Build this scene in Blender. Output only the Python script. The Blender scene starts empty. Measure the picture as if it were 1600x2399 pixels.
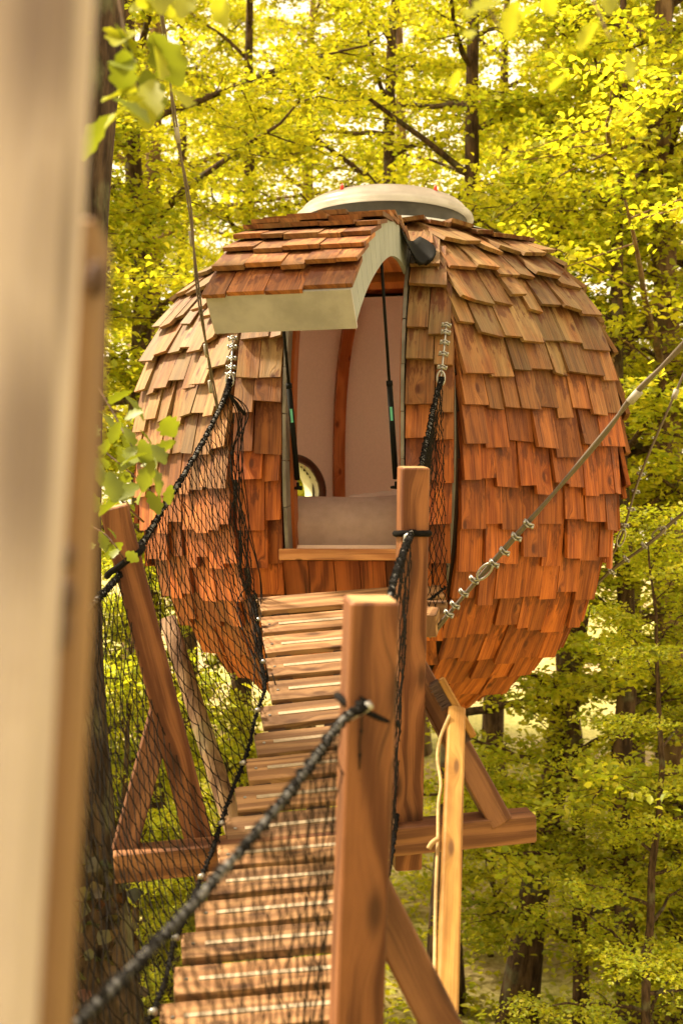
import bpy, math, random
import numpy as np
from mathutils import Vector, Matrix
R = math.radians
random.seed(11)
scene = bpy.context.scene
col = scene.collection
EYE = 5.0                      # eye height over the forest floor
FPX = 2800.0                   # focal length in photo pixels (1600 x 2399)
PITCH = math.atan(62.5 / FPX)

# ------------------------------------------------------------------ camera, sky, sun
cd = bpy.data.cameras.new('camera'); cam = bpy.data.objects.new('camera', cd); col.objects.link(cam)
cam.location = (0, 0, EYE); cam.rotation_euler = (R(90) + PITCH, 0, 0)
cd.sensor_fit = 'VERTICAL'; cd.sensor_height = 36.0; cd.lens = FPX / 2399 * 36
cd.clip_start = 0.05; cd.clip_end = 1500
cd.dof.use_dof = True; cd.dof.focus_distance = 5.7; cd.dof.aperture_fstop = 3.0
scene.camera = cam

SUN_EL, SUN_AZ = 52.0, -103.0   # azimuth of the sun measured from behind the camera, negative = to the left
world = bpy.data.worlds.new('World'); scene.world = world; world.use_nodes = True
wn = world.node_tree; wn.nodes.clear()
sky = wn.nodes.new('ShaderNodeTexSky'); sky.sky_type = 'NISHITA'; sky.sun_disc = False
sky.sun_elevation = R(SUN_EL); sky.air_density = 1.0; sky.dust_density = 4.0; sky.ozone_density = 0.6
sdir = Vector((math.sin(R(SUN_AZ)) * math.cos(R(SUN_EL)), -math.cos(R(SUN_AZ)) * math.cos(R(SUN_EL)), math.sin(R(SUN_EL))))
sky.sun_rotation = math.atan2(sdir.x, sdir.y)
wm = wn.nodes.new('ShaderNodeMix'); wm.data_type = 'RGBA'; wm.inputs[0].default_value = 0.78
wn.links.new(sky.outputs[0], wm.inputs[6]); wm.inputs[7].default_value = (10.8, 8.4, 5.0, 1)   # thin bright warm overcast
bg = wn.nodes.new('ShaderNodeBackground'); bg.inputs['Strength'].default_value = 0.09
wo = wn.nodes.new('ShaderNodeOutputWorld')
wn.links.new(wm.outputs[2], bg.inputs['Color']); wn.links.new(bg.outputs[0], wo.inputs['Surface'])
sl = bpy.data.lights.new('sun', 'SUN'); sl.energy = 5.0; sl.angle = R(6); sl.color = (1.0, 0.83, 0.58)
so = bpy.data.objects.new('sun', sl); col.objects.link(so)
so.rotation_euler = sdir.to_track_quat('Z', 'Y').to_euler()
scene.view_settings.view_transform = 'Standard'; scene.view_settings.look = 'None'
scene.view_settings.exposure = 1.58; scene.view_settings.gamma = 1.0
scene.render.engine = 'CYCLES'
scene.cycles.use_denoising = True; scene.cycles.use_adaptive_sampling = True; scene.cycles.adaptive_threshold = .02
scene.cycles.max_bounces = 7; scene.cycles.diffuse_bounces = 6; scene.cycles.transmission_bounces = 6; scene.cycles.transparent_max_bounces = 6

# ------------------------------------------------------------------ helpers
def P(x, y, d):
    """photo pixel (1600 x 2399) -> point at depth d (metres along +Y)."""
    a, b = (x - 800) / FPX, (1199.5 - y) / FPX
    dy = math.cos(PITCH) - b * math.sin(PITCH); dz = math.sin(PITCH) + b * math.cos(PITCH)
    k = d / dy
    return Vector((a * k, d, EYE + dz * k))
S = 1600 / 1568.0
def PD(x, y, d): return P(x * S, y * S, d)

def tag(o, label=None, cat=None, group=None, kind=None):
    if label: o['label'] = label
    if cat: o['category'] = cat
    if group: o['group'] = group
    if kind: o['kind'] = kind
    return o
def empty(name, loc=(0, 0, 0)):
    e = bpy.data.objects.new(name, None); col.objects.link(e); e.location = loc; e.empty_display_size = .1
    return e
def link(name, me, mat, parent=None):
    o = bpy.data.objects.new(name, me); col.objects.link(o)
    if mat and not me.materials: me.materials.append(mat)
    if parent:
        o.parent = parent
        off = Vector(parent.location); q = parent
        while q.parent: q = q.parent; off += Vector(q.location)
        o.location = -off                   # meshes are written in world coordinates
    return o

class MB:
    def __init__(s): s.v = []; s.f = []; s.uv = []; s.c = []
    def face(s, idx, uvs=None, c=(.5, .5, .5)):
        s.f.append(tuple(idx)); s.uv.extend(uvs if uvs else [(s.v[i][0] + s.v[i][1], s.v[i][2]) for i in idx]); s.c.append((c, len(idx)))
    def hexa(s, q, c=(.5, .5, .5)):
        """8 points: bottom ring 0-3 and top ring 4-7; the long (grain) way runs 0->1."""
        b = len(s.v); s.v.extend([tuple(p) for p in q])
        for f in ((0, 3, 2, 1), (4, 5, 6, 7), (0, 1, 5, 4), (1, 2, 6, 5), (2, 3, 7, 6), (3, 0, 4, 7)):
            p0 = Vector(q[f[0]]); e1 = Vector(q[1]) - Vector(q[0]); L = max(e1.length, 1e-6); e1 = e1 / L
            uv = []
            for i in f:
                r = Vector(q[i]) - Vector(q[0]); v = r.dot(e1); w = (r - e1 * v).length
                uv.append((w, v))
            s.face([b + i for i in f], uv, c)
    def beam(s, p0, p1, w, h, up=(0, 0, 1), ch=.006, c=None, wob=0):
        p0, p1 = Vector(p0), Vector(p1); ax = (p1 - p0); L = ax.length; ax.normalize()
        x = ax.cross(Vector(up)); 
        if x.length < 1e-4: x = ax.cross(Vector((1, 0, 0)))
        x.normalize(); z = x.cross(ax).normalized()
        c = c or (random.random(), .5, random.random())
        def ring(t, k):
            a, b_ = w / 2 - k, h / 2 - k; q = ch
            return [p0 + ax * t + x * u + z * v for u, v in ((-a + q, -b_), (a - q, -b_), (a, -b_ + q), (a, b_ - q), (a - q, b_), (-a + q, b_), (-a, b_ - q), (-a, -b_ + q))]
        b = len(s.v); n = 6
        st = [(0, ch)] + [(ch + (L - 2 * ch) * i / n, 0) for i in range(n + 1)] + [(L, ch)]
        per = [0, w, w, w + h, w + h, 2 * w + h, 2 * w + h, 2 * (w + h), 2 * (w + h)]
        for t, k in st:
            jx, jz = random.uniform(-wob, wob), random.uniform(-wob, wob)
            s.v.extend([tuple(p + x * jx + z * jz) for p in ring(t, k)])
        for i in range(len(st) - 1):
            for j in range(8):
                a, d_ = b + i * 8 + j, b + i * 8 + (j + 1) % 8
                s.face((a, d_, d_ + 8, a + 8), [(per[j], st[i][0]), (per[j + 1], st[i][0]), (per[j + 1], st[i + 1][0]), (per[j], st[i + 1][0])], c)
        e = b + (len(st) - 1) * 8
        ring_uv = [((s.v[b + j][0] + s.v[b + j][1]) * 3, s.v[b + j][2] * .3) for j in range(8)]
        s.face([b + j for j in range(7, -1, -1)], ring_uv[::-1], (c[0], 0.9, c[2])); s.face([e + j for j in range(8)], ring_uv, (c[0], .9, c[2]))
    def tube(s, pts, rad, n=8, c=None, cap=True):
        pts = [Vector(p) for p in pts]; c = c or (random.random(), .5, random.random())
        rad = rad if hasattr(rad, '__len__') else [rad] * len(pts)
        t0 = (pts[1] - pts[0]).normalized(); x = t0.orthogonal().normalized(); b = len(s.v); L = 0; vs = []
        for i, p in enumerate(pts):
            t = ((pts[min(i + 1, len(pts) - 1)] - pts[max(i - 1, 0)])).normalized()
            x = (x - t * x.dot(t)); x = x.normalized() if x.length > 1e-6 else t.orthogonal().normalized()
            y = t.cross(x)
            if i: L += (p - pts[i - 1]).length
            vs.append(L)
            for k in range(n):
                a = 2 * math.pi * k / n
                s.v.append(tuple(p + (x * math.cos(a) + y * math.sin(a)) * rad[i]))
        for i in range(len(pts) - 1):
            for k in range(n):
                a, d_ = b + i * n + k, b + i * n + (k + 1) % n
                u0, u1 = 6.283 * rad[i] * k / n, 6.283 * rad[i] * (k + 1) / n
                s.face((a, d_, d_ + n, a + n), [(u0, vs[i]), (u1, vs[i]), (u1, vs[i + 1]), (u0, vs[i + 1])], c)
        if cap:
            s.face([b + k for k in range(n - 1, -1, -1)], None, c); e = b + (len(pts) - 1) * n; s.face([e + k for k in range(n)], None, c)
    def mesh(s, name, smooth=False):
        me = bpy.data.meshes.new(name); me.from_pydata(s.v, [], s.f)
        ul = me.uv_layers.new(name='UVMap'); ul.data.foreach_set('uv', np.array(s.uv, dtype=np.float32).ravel())
        ca = me.color_attributes.new('tint', 'FLOAT_COLOR', 'CORNER')
        ca.data.foreach_set('color', np.concatenate([np.tile(np.array([*c, 1.0], dtype=np.float32), n) for c, n in s.c]))
        if smooth: me.polygons.foreach_set('use_smooth', [True] * len(me.polygons))
        me.update(); return me
    def build(s, name, mat, parent=None, smooth=False): return link(name, s.mesh(name, smooth), mat, parent)

def interp(pts, n):
    """Catmull-Rom through pts -> n points"""
    pts = [Vector(p) for p in pts]; out = []; m = len(pts) - 1
    for i in range(n):
        t = i / (n - 1) * m; k = min(int(t), m - 1); u = t - k
        p0, p1, p2, p3 = pts[max(k - 1, 0)], pts[k], pts[k + 1], pts[min(k + 2, m)]
        out.append(.5 * ((2 * p1) + (p2 - p0) * u + (2 * p0 - 5 * p1 + 4 * p2 - p3) * u * u + (3 * p1 - p0 - 3 * p2 + p3) * u ** 3))
    return out

# ------------------------------------------------------------------ materials
def newmat(name):
    m = bpy.data.materials.new(name); m.use_nodes = True; nt = m.node_tree; nt.nodes.clear()
    o = nt.nodes.new('ShaderNodeOutputMaterial'); b = nt.nodes.new('ShaderNodeBsdfPrincipled')
    nt.links.new(b.outputs[0], o.inputs['Surface']); return m, nt, b, o
class N:
    def __init__(s, nt): s.nt = nt
    def inp(s, sock, v):
        if isinstance(v, bpy.types.NodeSocket): s.nt.links.new(v, sock)
        elif isinstance(v, (tuple, list)) and len(v) == 3 and sock.type == 'RGBA': sock.default_value = (*v, 1)
        else: sock.default_value = v
    def math(s, op, a, b=0.0, clamp=False):
        n = s.nt.nodes.new('ShaderNodeMath'); n.operation = op; n.use_clamp = clamp; s.inp(n.inputs[0], a); s.inp(n.inputs[1], b); return n.outputs[0]
    def mix(s, f, a, b, mode='MIX'):
        n = s.nt.nodes.new('ShaderNodeMix'); n.data_type = 'RGBA'; n.blend_type = mode
        s.inp(n.inputs[0], f); s.inp(n.inputs[6], a); s.inp(n.inputs[7], b); return n.outputs[2]
    def noise(s, vec, scale, detail=4, rough=.55, dim='3D'):
        n = s.nt.nodes.new('ShaderNodeTexNoise'); n.noise_dimensions = dim; s.inp(n.inputs['Vector'], vec); n.inputs['Scale'].default_value = scale
        n.inputs['Detail'].default_value = detail; n.inputs['Roughness'].default_value = rough; return n.outputs[0]
    def ramp(s, f, lo, hi, a=0.0, b=1.0):
        n = s.nt.nodes.new('ShaderNodeMapRange'); n.interpolation_type = 'SMOOTHSTEP'; s.inp(n.inputs[0], f)
        n.inputs[1].default_value = lo; n.inputs[2].default_value = hi; n.inputs[3].default_value = a; n.inputs[4].default_value = b; return n.outputs[0]
    def comb(s, x, y, z):
        n = s.nt.nodes.new('ShaderNodeCombineXYZ'); s.inp(n.inputs[0], x); s.inp(n.inputs[1], y); s.inp(n.inputs[2], z); return n.outputs[0]
    def sep(s, v):
        n = s.nt.nodes.new('ShaderNodeSeparateXYZ'); s.inp(n.inputs[0], v); return n.outputs
    def attr(s, name):
        n = s.nt.nodes.new('ShaderNodeAttribute'); n.attribute_name = name; return n
    def uv(s):
        n = s.nt.nodes.new('ShaderNodeUVMap'); n.uv_map = 'UVMap'; return n.outputs[0]
    def bump(s, h, st, dist=.01):
        n = s.nt.nodes.new('ShaderNodeBump'); n.inputs['Strength'].default_value = st; n.inputs['Distance'].default_value = dist; s.inp(n.inputs['Height'], h); return n.outputs[0]

def wood(name, light, dark, weather=None, endc=None, rough=.62, knots=.16, stain=0.0, var=.5, ringscale=9.0, bump=.25, spec=.3, rw=.36):
    m, nt, b, o = newmat(name); n = N(nt)
    t = n.attr('tint'); tr, tg, tb = n.sep(t.outputs['Vector'])[:3]
    u, v, _ = n.sep(n.uv())[:3]
    su = n.math('ADD', u, n.math('MULTIPLY', tb, 17.3)); sv = n.math('ADD', v, n.math('MULTIPLY', tb, 41.7))
    # knots
    vo = nt.nodes.new('ShaderNodeTexVoronoi'); vo.voronoi_dimensions = '2D'; vo.inputs['Scale'].default_value = 1.0
    nt.links.new(n.comb(n.math('MULTIPLY', su, 5.5), n.math('MULTIPLY', sv, 2.2), 0.0), vo.inputs['Vector'])
    kd = vo.outputs['Distance']; kn = n.ramp(kd, .03, knots, 1, 0); halo = n.ramp(kd, .0, knots * 2.4, 1, 0)
    gu = n.math('ADD', su, n.math('MULTIPLY', halo, .035))
    warp = n.noise(n.comb(n.math('MULTIPLY', gu, 6.0), n.math('MULTIPLY', sv, .9), tb), 1.0, 2)
    ringc = n.math('ADD', n.math('MULTIPLY', gu, ringscale), n.math('MULTIPLY', warp, 3.2))
    rings = n.math('MULTIPLY_ADD' if False else 'ADD', n.math('MULTIPLY', n.math('SINE', n.math('MULTIPLY', ringc, 6.283)), .5), .5)
    fine = n.noise(n.comb(n.math('MULTIPLY', gu, 150.0), n.math('MULTIPLY', sv, 4.0), tb), 1.0, 3, .65)
    blot = n.noise(n.comb(n.math('MULTIPLY', su, 7.0), n.math('MULTIPLY', sv, 3.0), n.math('MULTIPLY', tb, 5.0)), 1.0, 4, .6)
    g = n.math('ADD', n.math('MULTIPLY', rings, rw), n.math('MULTIPLY', fine, 1 - rw))
    g = n.ramp(g, .28, .74)
    c = n.mix(g, dark, light)
    if weather:
        wf = n.math('MULTIPLY', tg, n.ramp(blot, .25, .62, .45, 1.0), True)
        wc = n.mix(g, tuple(x * .62 for x in weather), weather)
        c = n.mix(wf, c, wc)
    elif endc:
        c = n.mix(n.ramp(tg, .7, .85), c, endc)
    br = n.math('ADD', 1 - var * .5, n.math('MULTIPLY', tr, var))
    br = n.math('MULTIPLY', br, n.ramp(blot, .2, .8, .78, 1.16))
    c = n.mix(1.0, c, n.comb(br, br, br), 'MULTIPLY')
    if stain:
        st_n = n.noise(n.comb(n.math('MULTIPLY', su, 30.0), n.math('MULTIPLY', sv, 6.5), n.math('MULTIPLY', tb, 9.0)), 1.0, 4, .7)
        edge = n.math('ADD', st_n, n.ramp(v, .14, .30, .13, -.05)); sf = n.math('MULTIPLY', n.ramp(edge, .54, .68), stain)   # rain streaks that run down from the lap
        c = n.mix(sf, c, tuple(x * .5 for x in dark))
    c = n.mix(n.math('MULTIPLY', kn, .8), c, (dark[0] * .35, dark[1] * .3, dark[2] * .3))
    chk = n.noise(n.comb(n.math('MULTIPLY', gu, 85.0), n.math('MULTIPLY', sv, 1.3), n.math('MULTIPLY', tb, 3.0)), 1.0, 1.5, .5); cf = n.ramp(chk, .655, .70)
    c = n.mix(n.math('MULTIPLY', cf, .5), c, tuple(x * .22 for x in dark))
    nt.links.new(c, b.inputs['Base Color']); b.inputs['Roughness'].default_value = rough; b.inputs['Specular IOR Level'].default_value = spec
    hh = n.math('SUBTRACT', n.math('ADD', g, n.math('MULTIPLY', blot, .5)), n.math('MULTIPLY', cf, 1.5))
    nt.links.new(n.bump(hh, bump, .004), b.inputs['Normal'])
    return m
def plain(name, c, rough=.6, metal=0.0, nscale=0, namp=.3, spec=.4, bump=0, c2=None):
    m, nt, b, o = newmat(name); n = N(nt)
    if nscale:
        tc = nt.nodes.new('ShaderNodeTexCoord'); f = n.noise(tc.outputs['Object'], nscale, 6, .6)
        nt.links.new(n.mix(n.ramp(f, .3, .7), c2 or tuple(x * (1 - namp) for x in c), c), b.inputs['Base Color'])
        if bump: nt.links.new(n.bump(f, bump, .01), b.inputs['Normal'])
    else: b.inputs['Base Color'].default_value = (*c, 1)
    b.inputs['Roughness'].default_value = rough; b.inputs['Metallic'].default_value = metal; b.inputs['Specular IOR Level'].default_value = spec
    return m
def leafmat(name, c1, c2, c3, trans=.5, rough=.5):
    m, nt, b, o = newmat(name); n = N(nt)
    g = nt.nodes.new('ShaderNodeNewGeometry'); r = g.outputs['Random Per Island']
    c = n.mix(n.ramp(r, .0, .55), c1, c2); c = n.mix(n.ramp(r, .6, 1.0), c, c3)
    tc = nt.nodes.new('ShaderNodeTexCoord'); f = n.noise(tc.outputs['Object'], .55, 2)
    br = n.ramp(f, .3, .7, .72, 1.25); c = n.mix(1.0, c, n.comb(br, br, br), 'MULTIPLY')
    nt.nodes.remove(b); df = nt.nodes.new('ShaderNodeBsdfDiffuse'); nt.links.new(c, df.inputs['Color'])
    gl = nt.nodes.new('ShaderNodeBsdfGlossy'); gl.inputs['Roughness'].default_value = rough; gl.inputs['Color'].default_value = (1, 1, 1, 1)
    m0 = nt.nodes.new('ShaderNodeMixShader'); m0.inputs[0].default_value = .05; nt.links.new(df.outputs[0], m0.inputs[1]); nt.links.new(gl.outputs[0], m0.inputs[2])
    tl = nt.nodes.new('ShaderNodeBsdfTranslucent'); nt.links.new(n.mix(1.0, c, (1.08, 1.0, .45), 'MULTIPLY'), tl.inputs['Color'])
    mx = nt.nodes.new('ShaderNodeMixShader'); mx.inputs[0].default_value = trans
    nt.links.new(m0.outputs[0], mx.inputs[1]); nt.links.new(tl.outputs[0], mx.inputs[2]); nt.links.new(mx.outputs[0], o.inputs['Surface'])
    return m
def barkmat(name, c1, c2, scale=14):
    m, nt, b, o = newmat(name); n = N(nt)
    u, v, _ = n.sep(n.uv())[:3]
    tc = nt.nodes.new('ShaderNodeTexCoord')
    x, y, z = n.sep(tc.outputs['Object'])[:3]
    q = n.comb(n.math('MULTIPLY', x, scale), n.math('MULTIPLY', y, scale), n.math('MULTIPLY', z, scale * .22))
    f = n.noise(q, 1.0, 6, .65); f2 = n.noise(tc.outputs['Object'], 3.0, 4, .6)
    c = n.mix(n.ramp(f, .35, .65), c2, c1); c = n.mix(n.ramp(f2, .52, .7, 0, .55), c, (.16, .17, .10))
    nt.links.new(c, b.inputs['Base Color']); b.inputs['Roughness'].default_value = .9; b.inputs['Specular IOR Level'].default_value = .15
    nt.links.new(n.bump(f, .9, .03), b.inputs['Normal']); return m

M = {}
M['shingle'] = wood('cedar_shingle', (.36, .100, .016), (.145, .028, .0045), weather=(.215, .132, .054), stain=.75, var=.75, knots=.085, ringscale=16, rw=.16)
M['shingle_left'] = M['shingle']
M['post'] = wood('larch_timber', (.22, .086, .034), (.085, .025, .009), endc=(.40, .24, .11), var=.28, knots=.17, ringscale=12)
M['beam'] = wood('larch_beam', (.20, .088, .037), (.09, .032, .013), endc=(.32, .18, .08), var=.3, knots=.17)
M['plank'] = wood('deck_plank', (.31, .172, .080), (.17, .083, .036), endc=(.16, .08, .04), var=.6, knots=.12, ringscale=16)
M['yellow'] = wood('yellow_timber', (.36, .19, .045), (.22, .10, .018), endc=(.45, .25, .08), var=.25, knots=.10)
M['redboard'] = wood('red_board', (.25, .066, .017), (.10, .020, .006), var=.7, knots=.15)
M['orange'] = wood('varnished_pine', (.52, .17, .05), (.34, .09, .022), var=.25, knots=.10, rough=.4)
M['sill'] = wood('pine_sill', (.50, .24, .095), (.33, .13, .045), var=.2, knots=.06)
M['pale'] = wood('pale_peeled_timber', (.44, .375, .37), (.33, .265, .25), endc=(.55, .38, .2), var=.2, knots=.3, ringscale=3)
M['palebrown'] = wood('tan_timber', (.29, .175, .085), (.17, .095, .048), endc=(.36, .22, .08), var=.2, knots=.26, ringscale=6)
M['shell'] = plain('dark_battens', (.06, .03, .018), .9, nscale=6)
M['lining'] = plain('plaster_lining', (.93, .75, .65), .85, nscale=60, namp=.06, bump=.15)
M['panel'] = plain('painted_panel', (.26, .285, .29), .55, nscale=5, namp=.16, bump=.05)
M['fascia'] = plain('painted_fascia', (.33, .32, .335), .55, nscale=6, namp=.3, bump=.06)
M['metal'] = plain('zinc_flashing', (.50, .50, .47), .38, .8, nscale=7, namp=.25)
M['slate'] = plain('grey_flashing', (.24, .22, .20), .5, .3, nscale=8, namp=.4)
M['steel'] = plain('galvanised_steel', (.34, .335, .325), .4, .95)
M['cable'] = plain('steel_cable', (.13, .105, .085), .55, .4)
M['black'] = plain('black_rubber', (.006, .006, .006), .8, spec=.12)
M['curb'] = plain('bitumen_curb', (.055, .05, .046), .55, nscale=9, namp=.5)
M['rope_dark'] = plain('black_cord', (.009, .008, .008), .95, spec=.1, nscale=90, namp=.5)
M['rope_grey'] = plain('grey_rope', (.13, .127, .127), .85, nscale=16, namp=.9)
M['net'] = plain('black_net_cord', (.012, .010, .009), .95, spec=.1)
M['strip'] = plain('anti_slip_strip', (.42, .33, .23), .7, nscale=80, namp=.25)
M['bed'] = plain('mauve_cover', (.40, .28, .245), .95, nscale=14, namp=.15, bump=.4)
M['pillow'] = plain('pale_duvet', (.60, .46, .42), .95, nscale=5, namp=.08, bump=.3)
M['teal'] = plain('teal_sticker', (.10, .42, .35), .5)
M['red'] = plain('red_cap', (.6, .05, .03), .4)
M['brass'] = plain('dark_bronze', (.17, .085, .06), .4, .6, nscale=8)
M['cream'] = plain('cream_lining', (.72, .66, .50), .5)
M['sleeve'] = plain('tape', (.26, .24, .21), .6)
M['twine'] = plain('natural_twine', (.50, .34, .16), .9, nscale=60, namp=.3)
M['bristle'] = plain('brown_bristle', (.07, .04, .03), .9)
M['bark'] = barkmat('oak_bark', (.085, .055, .036), (.018, .011, .008))
M['bark2'] = barkmat('hornbeam_bark', (.115, .07, .042), (.03, .018, .012), 18)
M['bark3'] = barkmat('pale_bark', (.24, .155, .095), (.09, .05, .032), 10)
M['leafA'] = leafmat('spring_leaf', (.50, .55, .040), (.65, .63, .05), (.33, .41, .034), .62)
M['leafB'] = leafmat('green_leaf', (.34, .43, .032), (.50, .54, .04), (.62, .58, .05), .6)
M['leafC'] = leafmat('oak_leaf', (.09, .14, .010), (.16, .20, .016), (.06, .10, .009), .42)
M['leafD'] = leafmat('young_oak_leaf', (.24, .31, .02), (.34, .37, .03), (.17, .25, .018), .5)
M['ivy'] = leafmat('ivy_leaf', (.035, .045, .01), (.07, .06, .02), (.10, .04, .02), .2)
# skylight acrylic
m, nt, b, o = newmat('acrylic_dome'); n = N(nt)
tc = nt.nodes.new('ShaderNodeTexCoord'); f = n.noise(tc.outputs['Object'], 5, 5)
cc = n.mix(n.ramp(f, .35, .7), (.66, .63, .58), (.86, .84, .80)); nt.links.new(cc, b.inputs['Base Color']); b.inputs['Roughness'].default_value = .28
tl = nt.nodes.new('ShaderNodeBsdfTranslucent'); nt.links.new(cc, tl.inputs['Color']); mx = nt.nodes.new('ShaderNodeMixShader'); mx.inputs[0].default_value = .82
nt.links.new(b.outputs[0], mx.inputs[1]); nt.links.new(tl.outputs[0], mx.inputs[2]); nt.links.new(mx.outputs[0], o.inputs['Surface']); M['dome'] = m
# glass
m, nt, b, o = newmat('porthole_glass'); b.inputs['Base Color'].default_value = (.95, 1, .95, 1); b.inputs['Roughness'].default_value = .02; b.inputs['Transmission Weight'].default_value = 1; b.inputs['IOR'].default_value = 1.05; M['glass'] = m
# ground
m, nt, b, o = newmat('forest_floor'); n = N(nt); tc = nt.nodes.new('ShaderNodeTexCoord')
f1 = n.noise(tc.outputs['Object'], .35, 5); f2 = n.noise(tc.outputs['Object'], 9, 6, .7)
c = n.mix(n.ramp(f2, .35, .65), (.24, .24, .05), (.50, .44, .15)); c = n.mix(n.ramp(f1, .45, .62), c, n.mix(n.ramp(f2, .3, .7), (.26, .17, .07), (.55, .44, .24)))
nt.links.new(c, b.inputs['Base Color']); b.inputs['Roughness'].default_value = .95; nt.links.new(n.bump(f2, .8, .08), b.inputs['Normal']); M['ground'] = m

# ------------------------------------------------------------------ ground
def gz(x, y): return .22 * math.sin(x * .31 + 1) * math.cos(y * .23) + .12 * math.sin(x * .9 + y * .7) + max(0, (y - 14)) * .03 + max(0, (y - 24)) * .05
gx = [-300, -120, -60] + [-36 + 1.5 * i for i in range(49)] + [60, 120, 300]
gy = [-300, -120, -40] + [-15 + 1.5 * i for i in range(48)] + [80, 130, 300]
g = MB()
for y in gy:
    for x in gx: g.v.append((x, y, gz(x, min(y, 60))))
for j in range(len(gy) - 1):
    for i in range(len(gx) - 1):
        a = j * len(gx) + i; g.face((a, a + 1, a + 1 + len(gx), a + len(gx)))
tag(g.build('ground', M['ground'], smooth=True), kind='structure', label='forest floor of grass and leaf litter', cat='ground')

# ------------------------------------------------------------------ the pod
POD = Vector((.262, 7.39, EYE + .505)); RC, BZ, TH0 = 1.47, 1.6, -10.5
HA = R(22.5)
# arc table along the middle of a gore: a squarish egg, flatter on top than below
PT, BT, PB, BB = 2.45, 1.38, 2.2, 1.50
ph_t = np.linspace(math.acos((.86 / RC) ** (PT / 2)), 0.0, 700); ph_b = np.linspace(0.0, R(86), 700)[1:]
ar = np.concatenate([RC * np.cos(ph_t) ** (2 / PT), RC * np.cos(ph_b) ** (2 / PB)]) * math.cos(HA)
zz = np.concatenate([BT * np.sin(ph_t) ** (2 / PT), -BB * np.sin(ph_b) ** (2 / PB)])
arc = np.concatenate([[0], np.cumsum(np.hypot(np.diff(ar), np.diff(zz)))]); ARCL = arc[-1]
def prof(s):
    """arc length from the top ring -> (apothem, z, outward normal (r,z)) ; extrapolates straight"""
    sc = min(max(s, 0), ARCL); a = float(np.interp(sc, arc, ar)); z = float(np.interp(sc, arc, zz)); e = .012
    s0_, s1_ = max(sc - e, 0), min(sc + e, ARCL)
    tx = float(np.interp(s1_, arc, ar) - np.interp(s0_, arc, ar)); tz = float(np.interp(s1_, arc, zz) - np.interp(s0_, arc, zz)); L = math.hypot(tx, tz); tx, tz = tx / L, tz / L
    if s < 0 or s > ARCL: a += tx * (s - sc); z += tz * (s - sc)
    return a, z, (-tz, tx)
def s_of_z(z): return float(np.interp(-z, -zz, arc))
def gore_frame(k):
    al = R(TH0 + 45 * k); return Vector((math.sin(al), -math.cos(al), 0)), Vector((math.cos(al), math.sin(al), 0))
def GP(k, s, u, off=0.0):
    nrm, tv = gore_frame(k); a, z, (nr, nz) = prof(s)
    return POD + nrm * (a + nr * off) + tv * u + Vector((0, 0, z + nz * off))
def hw(s): return prof(s)[0] * math.tan(HA)

pod = empty('treehouse_pod', (POD.x, POD.y, POD.z - BZ))
tag(pod, 'egg-shaped treehouse pod clad in cedar shingles with its door hatch raised', 'treehouse')
OPW = .305                                  # half width of the doorway
S_SILL, S_HINGE = s_of_z(-.57), s_of_z(1.0)

# porthole position on the back-left gore (index 5)
PK = 5
nrm5, tv5 = gore_frame(PK)
ray = PD(672, 1129, 1.0) - Vector((0, 0, EYE)); cam0 = Vector((0, 0, EYE))
best = None
for i in range(500):
    d = 7.4 + i * .005; q = cam0 + ray * d; rel = q - POD; s_ = s_of_z(rel.z); diff = rel.dot(nrm5) - prof(s_)[0] + .05
    if best is None or abs(diff) < best[0]: best = (abs(diff), rel.dot(tv5), s_)
PU, PS, PR = best[1], best[2], .225

def in_hole(k, s, u, pad=0.0):
    if k == 0 and abs(u) < OPW and S_HINGE < s < S_SILL: return True
    return k == PK and math.hypot(u - PU, s - PS) < PR - .01 + pad
def skin(off, name, mat, step=.05, s_end=None):
    mb = MB(); s_end = s_end or ARCL
    for k in range(8):
        fine = k in (0, PK); ns = int(s_end / (step if not fine else .025)); nu = 2 if not fine else 44
        for i in range(ns):
            s0, s1 = s_end * i / ns, s_end * (i + 1) / ns
            if k == 0:   # split exactly at the jambs
                us0 = [-1, -OPW, OPW, 1]
            for j in range(3 if k == 0 else nu):
                def uu(s, jj):
                    h = hw(s) + off * math.tan(HA)
                    if k == 0: return [-h, -min(OPW, h), min(OPW, h), h][jj]
                    return -h + 2 * h * jj / nu
                sm, um = (s0 + s1) / 2, (uu(s0, j) + uu(s0, j + 1)) / 2
                if in_hole(k, sm, um): continue
                b_ = len(mb.v)
                mb.v.extend([tuple(GP(k, s0, uu(s0, j), off)), tuple(GP(k, s0, uu(s0, j + 1), off)), tuple(GP(k, s1, uu(s1, j + 1), off)), tuple(GP(k, s1, uu(s1, j), off))])
                mb.face((b_, b_ + 3, b_ + 2, b_ + 1))
    return mb.build(name, mat, pod)
skin(0.0, 'outer_shell', M['shell'])
skin(-.07, 'inner_lining', M['lining'])

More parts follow.
